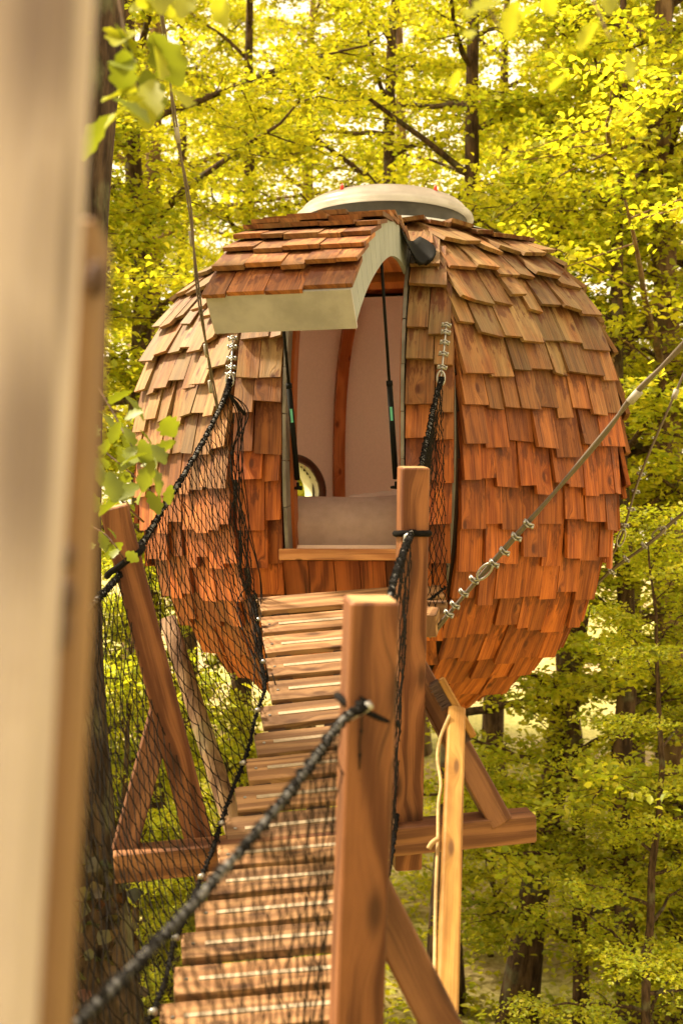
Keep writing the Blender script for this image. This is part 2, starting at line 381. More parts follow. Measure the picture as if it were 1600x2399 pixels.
def weather_at(k, z, rnd):
    """how silvered a board is: rain-washed upper faces weather, the sheltered belly stays orange"""
    lim = {7: -.35, 0: -.05, 1: .05}.get(k % 8, 0)
    w = (z - lim + rnd * .18) / .55 + .35
    return max(0.0, min(1.0, w))
shingles = []
def shingle_mb(mb, k, sb, L, u0, u1, lift, xf=None, clip=True, c=None, thick=.024, tilt=0.0, twist=0.0):
    st = max(sb - L, -.03)
    def cl(u, s): 
        h = hw(s) + .054
        return max(-h, min(h, u)) if clip else u
    if clip and cl(u1, st) - cl(u0, st) < .012 and cl(u1, sb) - cl(u0, sb) < .03: return False
    q = []
    t2 = thick
    for off_t, off_b in ((.006, lift), (.006 + t2, lift + t2)):
        q += [GP(k, st, cl(u0, st), off_t), GP(k, sb - tilt, cl(u0 + tilt, sb), off_b + twist), GP(k, sb + tilt, cl(u1 + tilt, sb), off_b - twist), GP(k, st, cl(u1, st), off_t)]
    if xf: q = [xf(p) for p in q]
    mb.hexa(q, c); return True

EXPO = .192
rs = random.Random(5)
allsh = []
nrow = int(ARCL / EXPO)
for k in range(8):
    for j in range(nrow + 1):
        sb = .10 + j * EXPO
        if sb > ARCL + .05: break
        h = hw(min(sb, ARCL)); hmid = hw(max(sb - .09, 0))
        H_ = max(h, hmid)
        if H_ < .04: continue
        z = prof(sb)[1]
        segs = [(-H_, H_)]
        if k == 0 and sb > S_HINGE + .02 and sb - EXPO < S_SILL:
            segs = [(-H_, -OPW - .012), (OPW + .012, H_)]
            if H_ < OPW + .03: continue
        elif k == 0 and sb >= S_SILL and sb - EXPO < S_SILL + .34:
            segs = [(-H_, -OPW - .03), (OPW + .03, H_)]
        for a, b_ in segs:
            u = a
            while u < b_ - .005:
                w = rs.choice([.12, .14, .155, .16, .17, .18, .15, .105])
                if b_ - (u + w) < .06: w = b_ - u
                if w > .215: w /= 2
                dz_ = rs.choice([0, 0, .012, .026, -.018, .042, -.028, .03])
                sbb = sb + dz_
                if not (k == PK and math.hypot((u + w / 2) - PU, sb - .1 - PS) < PR + .14):
                    allsh.append((k, sbb, .33 + rs.uniform(-.01, .02), u + rs.uniform(.0008, .004), u + w - rs.uniform(.0008, .004), .054 + rs.uniform(-.012, .022), rs.random(), rs.random(), z, rs.uniform(-.005, .005)))
                u += w
camv = Vector((0, 0, EYE))
def showing(t):
    k, sb, L, u0, u1 = t[:5]
    nrm, tv = gore_frame(k); p = GP(k, sb - .08, (u0 + u1) / 2, .03); a, z, (nr, nz) = prof(sb - .08)
    nn = nrm * nr + Vector((0, 0, nz)); vd = (camv - p); cosv = nn.dot(vd.normalized())
    return cosv * (u1 - u0) / vd.length_squared
allsh.sort(key=lambda t: -showing(t))
rest = MB(); nsingle = 0
HATCH_ROWS = 13
for t in allsh:
    k, sb, L, u0, u1, lift, r1, r2, z, tl_ = t
    c = (r1, weather_at(k, z, r2 - .5), r2)
    mb = MB()
    if nsingle < 300 and showing(t) > 0:
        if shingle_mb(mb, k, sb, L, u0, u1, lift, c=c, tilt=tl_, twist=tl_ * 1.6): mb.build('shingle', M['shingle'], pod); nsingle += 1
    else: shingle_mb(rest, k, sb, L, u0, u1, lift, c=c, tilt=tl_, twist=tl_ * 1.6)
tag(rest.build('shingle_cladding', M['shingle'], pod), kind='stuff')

# zinc strips behind the corners of the gores
for k in (0, 1, 7, 2):
    mb = MB()
    for i in range(48):
        s0, s1 = .05 + i * .09, .05 + (i + 1) * .09
        if s1 > ARCL: break
        for sg in (1,):
            h0, h1 = hw(s0), hw(s1); b_ = len(mb.v)
            mb.v.extend([tuple(GP(k, s0, h0 - .05, .012)), tuple(GP(k, s0, h0 + .004, .016)), tuple(GP(k, s1, h1 + .004, .016)), tuple(GP(k, s1, h1 - .05, .012))])
            mb.face((b_, b_ + 3, b_ + 2, b_ + 1))
    mb.build('corner_flashing', M['slate'], pod)
# small zinc tongues that peep out between courses
mb_t = None
for i in range(20):
    k = rs.choice([0, 0, 1, 1, 1, 7]); j = rs.randint(2, 11 if i % 2 else 8); sb = .10 + j * EXPO + .012
    h = hw(sb); u = rs.uniform(-.9, .9) * h
    if k == 0: u = rs.choice([-1, 1]) * rs.uniform(OPW + .03, max(OPW + .04, h - .05))
    if abs(u) > h - .03 or (k == 0 and sb > S_SILL - .12): continue
    mb = MB(); wd = rs.uniform(.03, .07)
    mb.hexa([GP(k, sb - .1, u, .02), GP(k, sb + .022, u, .033), GP(k, sb + .022, u + wd, .033), GP(k, sb - .1, u + wd, .02), GP(k, sb - .1, u, .0215), GP(k, sb + .022, u, .0345), GP(k, sb + .022, u + wd, .0345), GP(k, sb - .1, u + wd, .0215)])
    mb.build('flashing_tongue', M['metal'], pod)

# doorway: jamb boards, grey reveal flashing, sill, vertical boards below
def strip(k, s0, s1, u0, u1, o0, o1, n=26, c=None):
    mb = MB(); c = c or (rs.random(), .3, rs.random())
    for i in range(n):
        a, b_ = s0 + (s1 - s0) * i / n, s0 + (s1 - s0) * (i + 1) / n
        mb.hexa([GP(k, a, u0, o0), GP(k, b_, u0, o0), GP(k, b_, u1, o0), GP(k, a, u1, o0), GP(k, a, u0, o1), GP(k, b_, u0, o1), GP(k, b_, u1, o1), GP(k, a, u1, o1)], c)
    # continuous grain along the strip
    uvs = []
    return mb
for sg in (-1, 1):
    a, b_ = sorted((sg * OPW, sg * (OPW - .03)))
    strip(0, S_HINGE, S_SILL, a, b_, -.13, -.045).build('door_jamb', M['orange'], pod)
    nseg = 7
    for i in range(nseg):
        sa, sb2 = S_HINGE + (S_SILL - S_HINGE) * i / nseg, S_HINGE + (S_SILL - S_HINGE) * (i + 1) / nseg - .004
        a2, b2 = sorted((sg * (OPW + .006), sg * (OPW - .012)))
        strip(0, sa, sb2, a2, b2, -.044, .05 + .004 * (i % 2), n=6).build('reveal_flashing', M['slate'], pod)
strip(0, S_HINGE - .02, S_HINGE + .15, -OPW, OPW, -.11, -.06, n=4).build('door_header', M['orange'], pod)
mb = MB(); mb.beam(GP(0, S_SILL + .016, -OPW - .035, .0), GP(0, S_SILL + .016, OPW + .035, .0), .17, .058, up=(0, 0, 1), ch=.004); mb.build('door_sill', M['sill'], pod)
for i in range(5):
    wv = (2 * OPW + .06) / 5; u0 = -OPW - .03 + i * wv; mb = MB()
    s0, s1 = S_SILL + .04, S_SILL + .36; o0, o1 = .012, .034 + .004 * (i % 2)
    mb.hexa([GP(0, s0, u0 + .002, o0), GP(0, s1, u0 + .002, o0), GP(0, s1, u0 + wv - .002, o0), GP(0, s0, u0 + wv - .002, o0), GP(0, s0, u0 + .002, o1), GP(0, s1, u0 + .002, o1), GP(0, s1, u0 + wv - .002, o1), GP(0, s0, u0 + wv - .002, o1)], (rs.random(), .3, rs.random()))
    mb.build('threshold_board', M['redboard'], pod)

# inside: ribs, ring, floor
for k in range(8):
    if k in (3,): pass
    nrm, tv = gore_frame(k); mb = MB(); c = (rs.random(), .3, rs.random()); pts = []
    al = R(TH0 + 45 * k + 22.5); er = Vector((math.sin(al), -math.cos(al), 0)); et = Vector((math.cos(al), math.sin(al), 0))
    prev = None
    for i in range(40):
        cr, cz, (nr_, nz_) = prof(ARCL * .74 * i / 39); cr /= math.cos(HA)
        ring = []
        for du, do in ((-.04, -.15), (.04, -.15), (.04, -.075), (-.04, -.075)):
            ring.append(POD + er * (cr + nr_ * do) + et * du + Vector((0, 0, cz + nz_ * do)))
        b_ = len(mb.v); mb.v.extend([tuple(q) for q in ring])
        if prev is not None:
            for j in range(4):
                j2 = (j + 1) % 4; mb.face((prev + j, prev + j2, b_ + j2, b_ + j), [(j * .08, i * .08), (j * .08 + .08, i * .08), (j * .08 + .08, i * .08 + .08), (j * .08, i * .08 + .08)], c)
        prev = b_
    mb.build('inner_rib', M['orange'], pod)
mb = MB(); nn = 40; zf = POD.z - .70
mb.v.append((POD.x, POD.y, zf)); mb.v.extend([(POD.x + 1.22 * math.cos(6.2832 * i / nn), POD.y + 1.22 * math.sin(6.2832 * i / nn), zf) for i in range(nn)])
for i in range(nn): mb.face((0, 1 + i, 1 + (i + 1) % nn))
mb.build('pod_floor', M['orange'], pod)

# porthole: bronze ring, cream tunnel, glass, clamp screw
pc = GP(PK, PS, PU, -.075); a_, z_, (nr_, nz_) = prof(PS); pn = (nrm5 * nr_ + Vector((0, 0, nz_))).normalized(); px_ = tv5; py_ = pn.cross(px_).normalized()
def ringmesh(profile, name, mat, parent, n=48, smooth=True):
    mb = MB(); m_ = len(profile)
    for i in range(n):
        a = 2 * math.pi * i / n; d_ = px_ * math.cos(a) + py_ * math.sin(a)
        for r_, h_ in profile: mb.v.append(tuple(pc + d_ * r_ + pn * h_))
    for i in range(n):
        for j in range(m_ - 1):
            a = i * m_ + j; b_ = ((i + 1) % n) * m_ + j
            mb.face((a, b_, b_ + 1, a + 1))
    return mb.build(name, mat, parent, smooth)
ringmesh([(PR - .012, .01), (PR - .02, -.012), (PR, -.03), (PR + .025, -.03), (PR + .04, -.014), (PR + .04, .004)], 'porthole_ring', M['brass'], pod)
ringmesh([(PR - .008, 0.0), (PR - .008, .20)], 'porthole_tunnel', M['cream'], pod)
ringmesh([(PR - .008, .12), (PR + .05, .125), (PR + .05, .14), (PR - .008, .14)], 'porthole_outer_ring', M['brass'], pod)
mb = MB(); mb.v.append(tuple(pc + pn * .10)); mb.v.extend([tuple(pc + pn * .10 + (px_ * math.cos(6.2832 * i / 40) + py_ * math.sin(6.2832 * i / 40)) * (PR - .008)) for i in range(40)])
for i in range(40): mb.face((0, 1 + i, 1 + (i + 1) % 40))
# thin pane with two faces
mb.v.extend([tuple(Vector(v) + pn * .006) for v in mb.v[:41]])
for i in range(40): mb.face((41, 41 + 1 + (i + 1) % 40, 41 + 1 + i))
for i in range(40): mb.face((1 + i, 42 + i, 42 + (i + 1) % 40, 1 + (i + 1) % 40))
mb.build('porthole_pane', M['glass'], pod)
cl = PD(711, 1061, 8.35); mb = MB()
q0 = pc + (px_ * math.cos(R(118)) + py_ * math.sin(R(118))) * (PR + .02) - pn * .03
for sgn in (1, -1):
    q1 = pc + (px_ * math.cos(R(90 + sgn * 32)) + py_ * math.sin(R(90 + sgn * 32))) * (PR + .02) - pn * .03
    if (q1 - cl).length < (q0 - cl).length: q0 = q1
mb.tube([q0 + pn * .02, q0 - pn * .06], .018, 10); mb.tube([q0 - pn * .06 - px_ * .05, q0 - pn * .07, q0 - pn * .06 + px_ * .05], [.008, .012, .008], 8)
mb.build('porthole_clamp', M['steel'], pod, True)

# skylight dome
DZ = POD.z + 1.42
def lathe(prof_, name, mat, parent, n=64, smooth=True, cap=False):
    mb = MB(); m_ = len(prof_)
    for i in range(n):
        a = 2 * math.pi * i / n
        for r_, h_ in prof_: mb.v.append((POD.x + r_ * math.cos(a), POD.y + r_ * math.sin(a), h_))
    for i in range(n):
        for j in range(m_ - 1):
            a = i * m_ + j; b_ = ((i + 1) % n) * m_ + j
            mb.face((a, b_, b_ + 1, a + 1))
    return mb.build(name, mat, parent, smooth)
lathe([(.84, DZ - .165), (.72, DZ - .115), (.60, DZ - .075), (.51, DZ - .065)], 'skylight_flashing', M['metal'], pod)
lathe([(.512, DZ - .09), (.516, DZ + .035), (.52, DZ + .06)], 'skylight_curb', M['curb'], pod)
lathe([(.50, DZ + .03), (.548, DZ + .03), (.556, DZ + .042), (.550, DZ + .062), (.515, DZ + .085)] + [(.515 * math.cos(R(90 * i / 14)), DZ + .085 + .125 * math.sin(R(90 * i / 14))) for i in range(1, 14)] + [(.004, DZ + .21)], 'skylight_dome', M['dome'], pod)
lathe([(.82, DZ - .235), (.50, DZ - .12), (.50, DZ + .05)], 'skylight_inner_ring', M['orange'], pod)
for az in (-33, 38):
    mb = MB(); a = R(az); q = Vector((POD.x + .475 * math.sin(a), POD.y - .475 * math.cos(a), DZ + .132))
    mb.tube([q - Vector((0, 0, .01)), q + Vector((0, -.006, .018)), q + Vector((0, -.008, .03))], [.012, .010, .004], 10); mb.build('dome_screw_cap', M['red'], pod, True)

# ------------------------------------------------------------------ raised hatch (turns about the hinge at the top of the doorway)
HANG, HYAW = R(62.5), R(-1.5)
nrm0, tv0 = gore_frame(0)
hinge = GP(0, S_HINGE, 0, .05)
rot = Matrix.Rotation(HYAW, 3, 'Z') @ Matrix.Rotation(-HANG, 3, tv0)
_t = rot @ (GP(0, S_SILL, 0, 0) - hinge)
if _t.dot(nrm0) < (GP(0, S_SILL, 0, 0) - hinge).dot(nrm0): rot = Matrix.Rotation(HYAW, 3, 'Z') @ Matrix.Rotation(HANG, 3, tv0)
def HX(p): return hinge + rot @ (Vector(p) - hinge)
def HP(s, u, off=0.0): return HX(GP(0, s, u, off))
hatch = empty('roof_hatch', tuple(hinge)); tag(hatch, 'raised shingled door hatch with pale painted edges, propped open on gas struts', 'hatch')
HW = OPW - .006
HS0, HS1 = S_HINGE + .03, S_SILL - .01
TOPO, BOTO = .036, -.125
def hbox(s0, s1, u0, u1, o0, o1, name, mat, n=1, c=None):
    mb = MB(); c = c or (rs.random(), .3, rs.random())
    for i in range(n):
        a, b_ = s0 + (s1 - s0) * i / n, s0 + (s1 - s0) * (i + 1) / n
        mb.hexa([HP(a, u0, o0), HP(b_, u0, o0), HP(b_, u1, o0), HP(a, u1, o0), HP(a, u0, o1), HP(b_, u0, o1), HP(b_, u1, o1), HP(a, u1, o1)], c)
    return mb.build(name, mat, hatch)
npan = 13
for i in range(npan):
    a, b_ = HS0 + (HS1 - HS0) * i / npan, HS0 + (HS1 - HS0) * (i + 1) / npan - .003
    for sg in (-1, 1):
        u0, u1 = sorted((sg * HW, sg * (HW - .018))); hbox(a, b_, u0, u1, BOTO, TOPO + .012, 'cheek_panel', M['panel'], 2)
hbox(HS0, HS1, -HW + .018, HW - .018, -.03, TOPO - .004, 'hatch_deck', M['shell'], 24)
hbox(HS0, HS1 - .02, -HW + .019, HW - .019, BOTO + .015, BOTO + .03, 'hatch_lining', M['orange'], 24)
hbox(HS1, HS1 + .018, -HW - .004, HW + .004, BOTO - .012, TOPO + .014, 'hatch_fascia', M['fascia'])
nhr = 11
for j in range(nhr):
    sb = HS1 + .02 - j * .168
    if sb < HS0 + .05: break
    u = -HW - .012
    while u < HW + .01:
        w = rs.choice([.10, .12, .14, .16, .13]); 
        if HW + .012 - (u + w) < .06: w = HW + .012 - u
        mb = MB(); dz_ = rs.choice([0, 0, .01, -.012, .018])
        base_off = TOPO
        L = min(.27, sb - HS0 + .1)
        q = []; lift = rs.uniform(.030, .052) + (0.0 if j else -.028); th = rs.uniform(.018, .024)
        for o_t, o_b in ((.0, lift), (th, lift + th)):
            q += [HP(sb - L, u + .0015, base_off + o_t), HP(sb + dz_, u + .0015, base_off + o_b), HP(sb + dz_, u + w - .0015, base_off + o_b), HP(sb - L, u + w - .0015, base_off + o_t)]
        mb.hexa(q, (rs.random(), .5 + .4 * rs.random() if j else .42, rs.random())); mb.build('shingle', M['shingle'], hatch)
        u += w
for i in range(9):
    sb = HS1 - .02 - rs.randint(0, 7) * .168; u = rs.choice([HW - .10, -HW + .005, rs.uniform(-.2, .15)])
    hbox(sb - .03, sb + .03, u, u + .09, TOPO + .010, TOPO + .012, 'flashing_tongue', M['metal'])
# black rubber gusset between the hatch and the pod, on the right of the hinge
mb = MB(); A = HP(HS0 + .27, HW + .002, TOPO); B_ = HP(HS0 + .02, HW + .002, TOPO + .02)
nG = 12
for i in range(nG + 1):
    t = i / nG
    p_h = B_.lerp(A, t); sg_ = S_HINGE - .04 + t * .26
    p_p = GP(0, sg_, OPW + .045 + .10 * math.sin(t * 2.6), .06)
    mid = (p_h + p_p) / 2 + Vector((0, 0, -.10 * math.sin(t * math.pi) - .02)) + nrm0 * .05
    for r_ in interp([p_h, mid, p_p + Vector((.0, 0, .015 + .03 * t))], 7): mb.v.append(tuple(r_))
for i in range(nG):
    for j in range(6):
        a = i * 7 + j; mb.face((a, a + 1, a + 8, a + 7))
fl = mb.build('rubber_gusset', M['black'], hatch, True); sm = fl.modifiers.new('thick', 'SOLIDIFY'); sm.thickness = .004

# gas struts
def strut(u, up_s, up_off, low_z, name_lbl):
    low = GP(0, s_of_z(low_z), u, -.06); up = HP(up_s, u, up_off)
    e = empty('gas_strut', tuple(low)); d_ = (up - low)
    tag(e, name_lbl, 'gas strut')
    mb = MB(); mb.tube([low + d_ * .04, low + d_ * .46], .0145, 12); mb.tube([low + d_ * .455, low + d_ * .475], .016, 12); mb.build('cylinder', M['black'], e, True)
    mb = MB(); mb.tube([low + d_ * .46, low + d_ * .97], .0075, 10); mb.build('piston_rod', M['black'], e, True)
    mb = MB(); s_ = d_.normalized(); side = (Vector((0, 0, EYE + .3)) - low); side = (side - s_ * side.dot(s_)).normalized(); w_ = s_.cross(side)
    cpt = low + d_ * .335 + side * .0152
    mb.hexa([cpt - s_ * .035 - w_ * .006, cpt + s_ * .035 - w_ * .006, cpt + s_ * .035 + w_ * .006, cpt - s_ * .035 + w_ * .006] + [cpt + side * .001 - s_ * .035 - w_ * .006, cpt + side * .001 + s_ * .035 - w_ * .006, cpt + side * .001 + s_ * .035 + w_ * .006, cpt + side * .001 - s_ * .035 + w_ * .006]); mb.build('sticker', M['teal'], e)
    for q, nm in ((low, 'end_joint'), (up, 'end_joint')):
        mb = MB(); dd = s_ * .03 * (1 if q is low else -1); mb.tube([q, q + dd], [.009, .007], 8); mb.tube([q - tv0 * .03, q + tv0 * .02], [.006, .012], 8); mb.build(nm, M['black'], e, True)
US = S_HINGE + .62
strut(OPW - .05, US, BOTO + .005, -.25, 'black gas strut on the doorway jamb next to the timber posts')
strut(-OPW + .05, US, BOTO + .005, -.25, 'black gas strut on the doorway jamb beside the porthole')

# ------------------------------------------------------------------ bed
def soft_box(name, mat, fr, size, parent=None, bulge=.03, seed=1, e=.28, nsub=26):
    """superellipsoid cushion; fr=(centre, x axis, y axis)"""
    rr = np.random.default_rng(seed); c0, xa, ya = fr; mb = MB(); n1, n2 = 64, 32
    def sp(v, p): return math.copysign(abs(v) ** p, v)
    for i in range(n2 + 1):
        la = -math.pi / 2 + math.pi * i / n2
        for j in range(n1):
            lo = 2 * math.pi * j / n1
            x = size[0] * sp(math.cos(la), e * 1.4) * sp(math.cos(lo), e); y = size[1] * sp(math.cos(la), e * 1.4) * sp(math.sin(lo), e); z = size[2] * sp(math.sin(la), .55)
            z += .012 * math.sin(x * 9 + seed) * math.cos(y * 7) + .008 * math.sin(x * 21 + y * 13) + .004 * math.sin(x * 47 - y * 31)
            y2 = y + .012 * math.sin(x * 17 + z * 22) + .007 * math.sin(x * 39 - z * 51 + seed) + .004 * math.sin(x * 83 + z * 37)
            mb.v.append(tuple(Vector(c0) + xa * x + ya * y2 + Vector((0, 0, z))))
    for i in range(n2):
        for j in range(n1):
            a, b_ = i * n1 + j, i * n1 + (j + 1) % n1; mb.face((a, b_, b_ + n1, a + n1))
    return mb.build(name, mat, parent, True)
zs = POD.z - .57
mfront = GP(0, S_SILL, 0, -.085); mfront.z = 0
bed = empty('mattress', (POD.x, POD.y, zf + .01)); tag(bed, 'thick mattress under a mauve cover filling the pod doorway', 'mattress')
ctr = Vector((mfront.x, mfront.y, 0)) - nrm0 * .72; ctr.z = zf + .20
soft_box('mauve_cover', M['bed'], (ctr + nrm0 * .015 - Vector((0, 0, .02)), tv0, nrm0), (.78, .70, .25), bed, seed=3)
dv = soft_box('duvet', M['pillow'], (Vector((mfront.x, mfront.y, 0)) - nrm0 * .62 + tv0 * .20 + Vector((0, 0, zf + .40)), tv0, nrm0), (.30, .30, .055), None, seed=8, e=.5)
tag(dv, 'pale folded duvet lying on the mauve mattress', 'duvet')

# ------------------------------------------------------------------ rope bridge
bridge = empty('rope_bridge', tuple(P(700, 1955, 4.35)))
tag(bridge, 'rope footbridge of wooden slats with black net sides leading to the pod', 'bridge')
# deck line: photo row of each slat edge, spaced one slat apart along the slope
LE = [(1399, 606), (1479, 617), (1529, 626), (1587, 632), (1618, 637), (1649, 621), (1720, 604), (1790, 581), (1881, 554), (1985, 510), (2056, 490), (2112, 459), (2214, 429), (2311, 403), (2398, 357), (2600, 290), (2800, 215)]
def left_px(y): return float(np.interp(y, [a for a, b in LE], [b for a, b in LE]))
def deck_z(d):      # deck height along depth, from the photo: steep by the pod, flatter below
    return EYE + float(np.interp(d, [1.2, 2.5, 3.21, 3.8, 4.35, 4.9, 5.4, 5.95], [-1.55, -1.45, -1.30, -1.19, -1.05, -.815, -.56, -.285]))
def y_of(d): return 1262 - (deck_z(d) - EYE) / d * FPX
def left_x(d): return (left_px(y_of(d)) - 800) / FPX * d if d > 3.0 else (left_px(y_of(3.0)) - 800) / FPX * 3.0 - (3.0 - d) * .10
def width(d): return float(np.interp(d, [1.0, 3.6, 4.3, 5.2, 5.95], [.57, .57, .61, .60, .80]))
yaw = R(9)
d = 5.96; planks = []
edgeL, edgeR = [], []
while d > 1.5:
    e = .01; sl_ = (deck_z(d) - deck_z(d - .1)) / .1; step = .188 / math.hypot(1, sl_)
    planks.append((d, d - step, sl_)); d -= step
for i, (d0, d1, sl_) in enumerate(planks):
    dm = (d0 + d1) / 2; xl = left_x(dm); w = width(dm) + rs.uniform(-.012, .012); fw = .79
    zt = deck_z(dm) - .0115 + rs.uniform(-.003, .003)
    pl = Vector((xl + rs.uniform(-.01, .012), dm, zt)); pr = Vector((xl + w, dm + math.tan(yaw) * w, zt + rs.uniform(-.004, .004) + sl_ * math.tan(yaw) * w))
    if i == 0: pr = pl + (pr - pl) * 1.17
    upv = Vector((0, -sl_, 1)); mb = MB(); bw = .188 * fw + rs.uniform(-.004, .004)
    mb.beam(pl, pr, bw, .027, up=upv, ch=.0025, wob=.0012, c=(rs.random(), .3, rs.random()))
    o = mb.build('slat', M['plank'], bridge)
    edgeL.append(pl + Vector((0, 0, .018))); edgeR.append(pr + Vector((0, 0, .018)))
    if i > 0:
        ax = (pr - pl).normalized(); un = (upv - ax * upv.dot(ax)).normalized(); cr = un.cross(ax)
        c0 = (pl + pr) / 2 + un * .014 - cr * rs.uniform(-.004, .006) + ax * rs.uniform(-.01, .01)
        mb = MB(); mb.beam(c0 - ax * (w / 2 - .07), c0 + ax * (w / 2 - .07), .020, .006, up=un, ch=.001); mb.build('grip_strip', M['strip'], o)
        for q in (pl + ax * .035, pr - ax * .035):
            mb = MB(); mb.tube([q + un * .010, q + un * .0165], .006, 8); mb.build('screw', M['steel'], o)
# stringers (dark for the shade in the gaps) and bearer cables under the slats
for kx in (.12, .5, .88):
    mb = MB(); c_ = (rs.random(), .3, rs.random()); q_ = [a.lerp(b2, kx) + Vector((0, 0, -.075)) for a, b2 in zip(edgeL, edgeR)]
    for a, b2 in zip(q_[:-1], q_[1:]): mb.beam(a, b2, .07, .09, ch=.003, c=c_)
    mb.build('gap_shade_stringer', M['shell'], bridge)
# bearer cables under the slats
for ed, kx in ((edgeL, .06), (edgeR, -.06)):
    mb = MB(); mb.tube([p + Vector((kx, 0, -.045)) for p in ed], .009, 8); mb.build('bearer_cable', M['cable'], bridge, True)
# landing beam fixed to the pod
mb = MB(); lb0 = PD(590, 1384, 5.98); lb1 = PD(1012, 1384, 5.86)
lb0 = PD(592, 1398, 6.02); lb1 = lb0 + tv0 * .95; mb.beam(lb0, lb1, .10, .10, ch=.005); mb.build('landing_beam', M['plank'], bridge)
mb = MB(); e0 = lb1 - tv0 * .07; mb.beam(e0 + nrm0 * -.12, e0 + nrm0 * .20 + Vector((0, 0, -.06)), .08, .11, ch=.004); mb.build('landing_bracket', M['plank'], bridge)

# frames
PW = .100
def post(top, bot, name='post', w=PW, mat='post', up=None, c=None):
    mb = MB(); up = up or Vector((math.sin(yaw), -math.cos(yaw), .0))
    mb.beam(bot, top, w, w, up=up, ch=.005, c=c); return mb.build(name, M[mat], bridge)
cbL, cbR = PD(262, 1985, 4.22), PD(1221, 1893, 4.50)
mb = MB(); mb.beam(cbL, cbR, PW * 1.02, PW * 1.05, up=Vector((0, -.1, 1)), ch=.005); mb.build('crossbeam', M['beam'], bridge)
post(PD(949, 1072, 4.30), PD(932, 1988, 4.49))
post(PD(262, 1163, 4.20), PD(478, 2010, 4.39))
def brace(a, b_, w=.088, h=.088):
    mb = MB(); mb.beam(a, b_, w, h, up=Vector((math.sin(yaw), -math.cos(yaw), 0)), ch=.005); return mb.build('brace', M['beam'], bridge)
brace(PD(948, 1525, 4.50), PD(1148, 1890, 4.46))
brace(PD(378, 1610, 4.36), PD(285, 1955, 4.26))
# nearer frame
nb = PD(798, 2880, 2.60)
post(PD(852, 1374, 2.44), nb)
brace(PD(838, 2010, 2.60), PD(1075, 2480, 2.62), .085, .085)
nl = nb + Vector((-.74, -.10, -.02))
post(nl + Vector((-.16, -.04, 1.2)), nl)
mb = MB(); mb.beam(nl + (nl - nb) * .4 + Vector((0, 0, .06)), nb + (nb - nl) * .5 + Vector((0, 0, .06)), PW, PW); mb.build('crossbeam', M['beam'], bridge)

# rails
def rope(pts, rad, name, parent, wrap=True, n=60, pitch=.019, core='rope_grey'):
    ps = interp(pts, n); L = sum((ps[i + 1] - ps[i]).length for i in range(n - 1))
    mb = MB(); mb.tube(ps, rad * .70, 8); o = mb.build(name, M[core], parent, True)
    if wrap:
        mb = MB(); turns = L / pitch; m_ = int(turns * 7); hp = []; rad_l = []
        rr = random.Random(int(L * 1000))
        for i in range(m_ + 1):
            t = i / m_ * (n - 1); k = min(int(t), n - 2); p = ps[k].lerp(ps[k + 1], t - k); tg = (ps[k + 1] - ps[k]).normalized()
            x = tg.cross(Vector((0, 0, 1))).normalized(); y = x.cross(tg); a = 2 * math.pi * turns * i / m_ + rr.uniform(-1.1, 1.1)
            hp.append(p + (x * math.cos(a) + y * math.sin(a)) * rad * rr.uniform(.62, 1.12)); rad_l.append(rad * rr.uniform(.22, .55))
        mb.tube(hp, rad_l, 5); mb.build('lashing', M['rope_dark'], o)
    return ps
railL = [PD(528, 872, 5.72), PD(520, 905, 5.68), PD(474, 1000, 5.42), PD(430, 1078, 5.12), PD(380, 1160, 4.82), PD(330, 1243, 4.50), PD(296, 1290, 4.27), PD(262, 1335, 4.12), PD(200, 1402, 3.80), PD(60, 1560, 3.0), nl + Vector((-.12, .02, 1.08))]
rope(railL, .0120, 'rail_rope', bridge, n=90)
railR = [PD(1014, 868, 5.72), PD(1000, 915, 5.58), PD(982, 1000, 5.22), PD(967, 1075, 4.86), PD(945, 1222, 4.28)]
rope(railR, .0120, 'rail_rope', bridge, n=50)
railM = [PD(945, 1222, 4.28), PD(925, 1270, 3.75), PD(905, 1330, 3.3), PD(880, 1440, 2.85), PD(830, 1618, 2.40)]
rope(railM, .0105, 'rail_rope', bridge, n=50)
railN = [PD(838, 1622, 2.36), PD(790, 1650, 2.28), PD(720, 1745, 2.16), PD(640, 1850, 2.02), PD(520, 1990, 1.84), PD(380, 2145, 1.66), PD(230, 2300, 1.5), PD(60, 2470, 1.36), PD(-150, 2670, 1.2)]
rope(railN, .0098, 'rail_rope', bridge, n=70, pitch=.015)
# loops of cord round the posts
def loop(c0, ax, w, n=24, rad=.012, sag=.0):
    mb = MB(); x = Vector((math.cos(yaw), math.sin(yaw), 0)); y = Vector((-math.sin(yaw), math.cos(yaw), 0)); pts = []
    for i in range(n + 1):
        a = 2 * math.pi * i / n; cx, cy = math.cos(a), math.sin(a); k = max(abs(cx), abs(cy)); k = .5 * k + .5
        pts.append(c0 + x * cx / k * w + y * cy / k * w + Vector((0, 0, sag * cx)))
    mb.tube(pts, rad, 7); mb.build('post_lashing', M['rope_dark'], bridge, True)
loop(PD(288, 1290, 4.22), None, PW * .62, sag=.05); loop(PD(946, 1225, 4.33), None, PW * .60); loop(PD(842, 1630, 2.48), None, PW * .60, rad=.008, sag=-.03)
mb = MB(); a0 = PD(838, 1625, 2.36); mb.tube([a0 + Vector((-.03, 0, -.02)), a0, a0 + Vector((.012, -.004, .008))], [.007, .010, .009], 10); mb.build('rail_eye', M['steel'], bridge, True)
mb = MB(); a0 = PD(940, 1224, 4.24); mb.tube([a0 + Vector((-.02, 0, -.06)), a0 + Vector((-.012, 0, -.01)), a0 + Vector((.012, -.004, .004))], [.008, .009, .009], 10); mb.build('rail_eye', M['steel'], bridge, True)

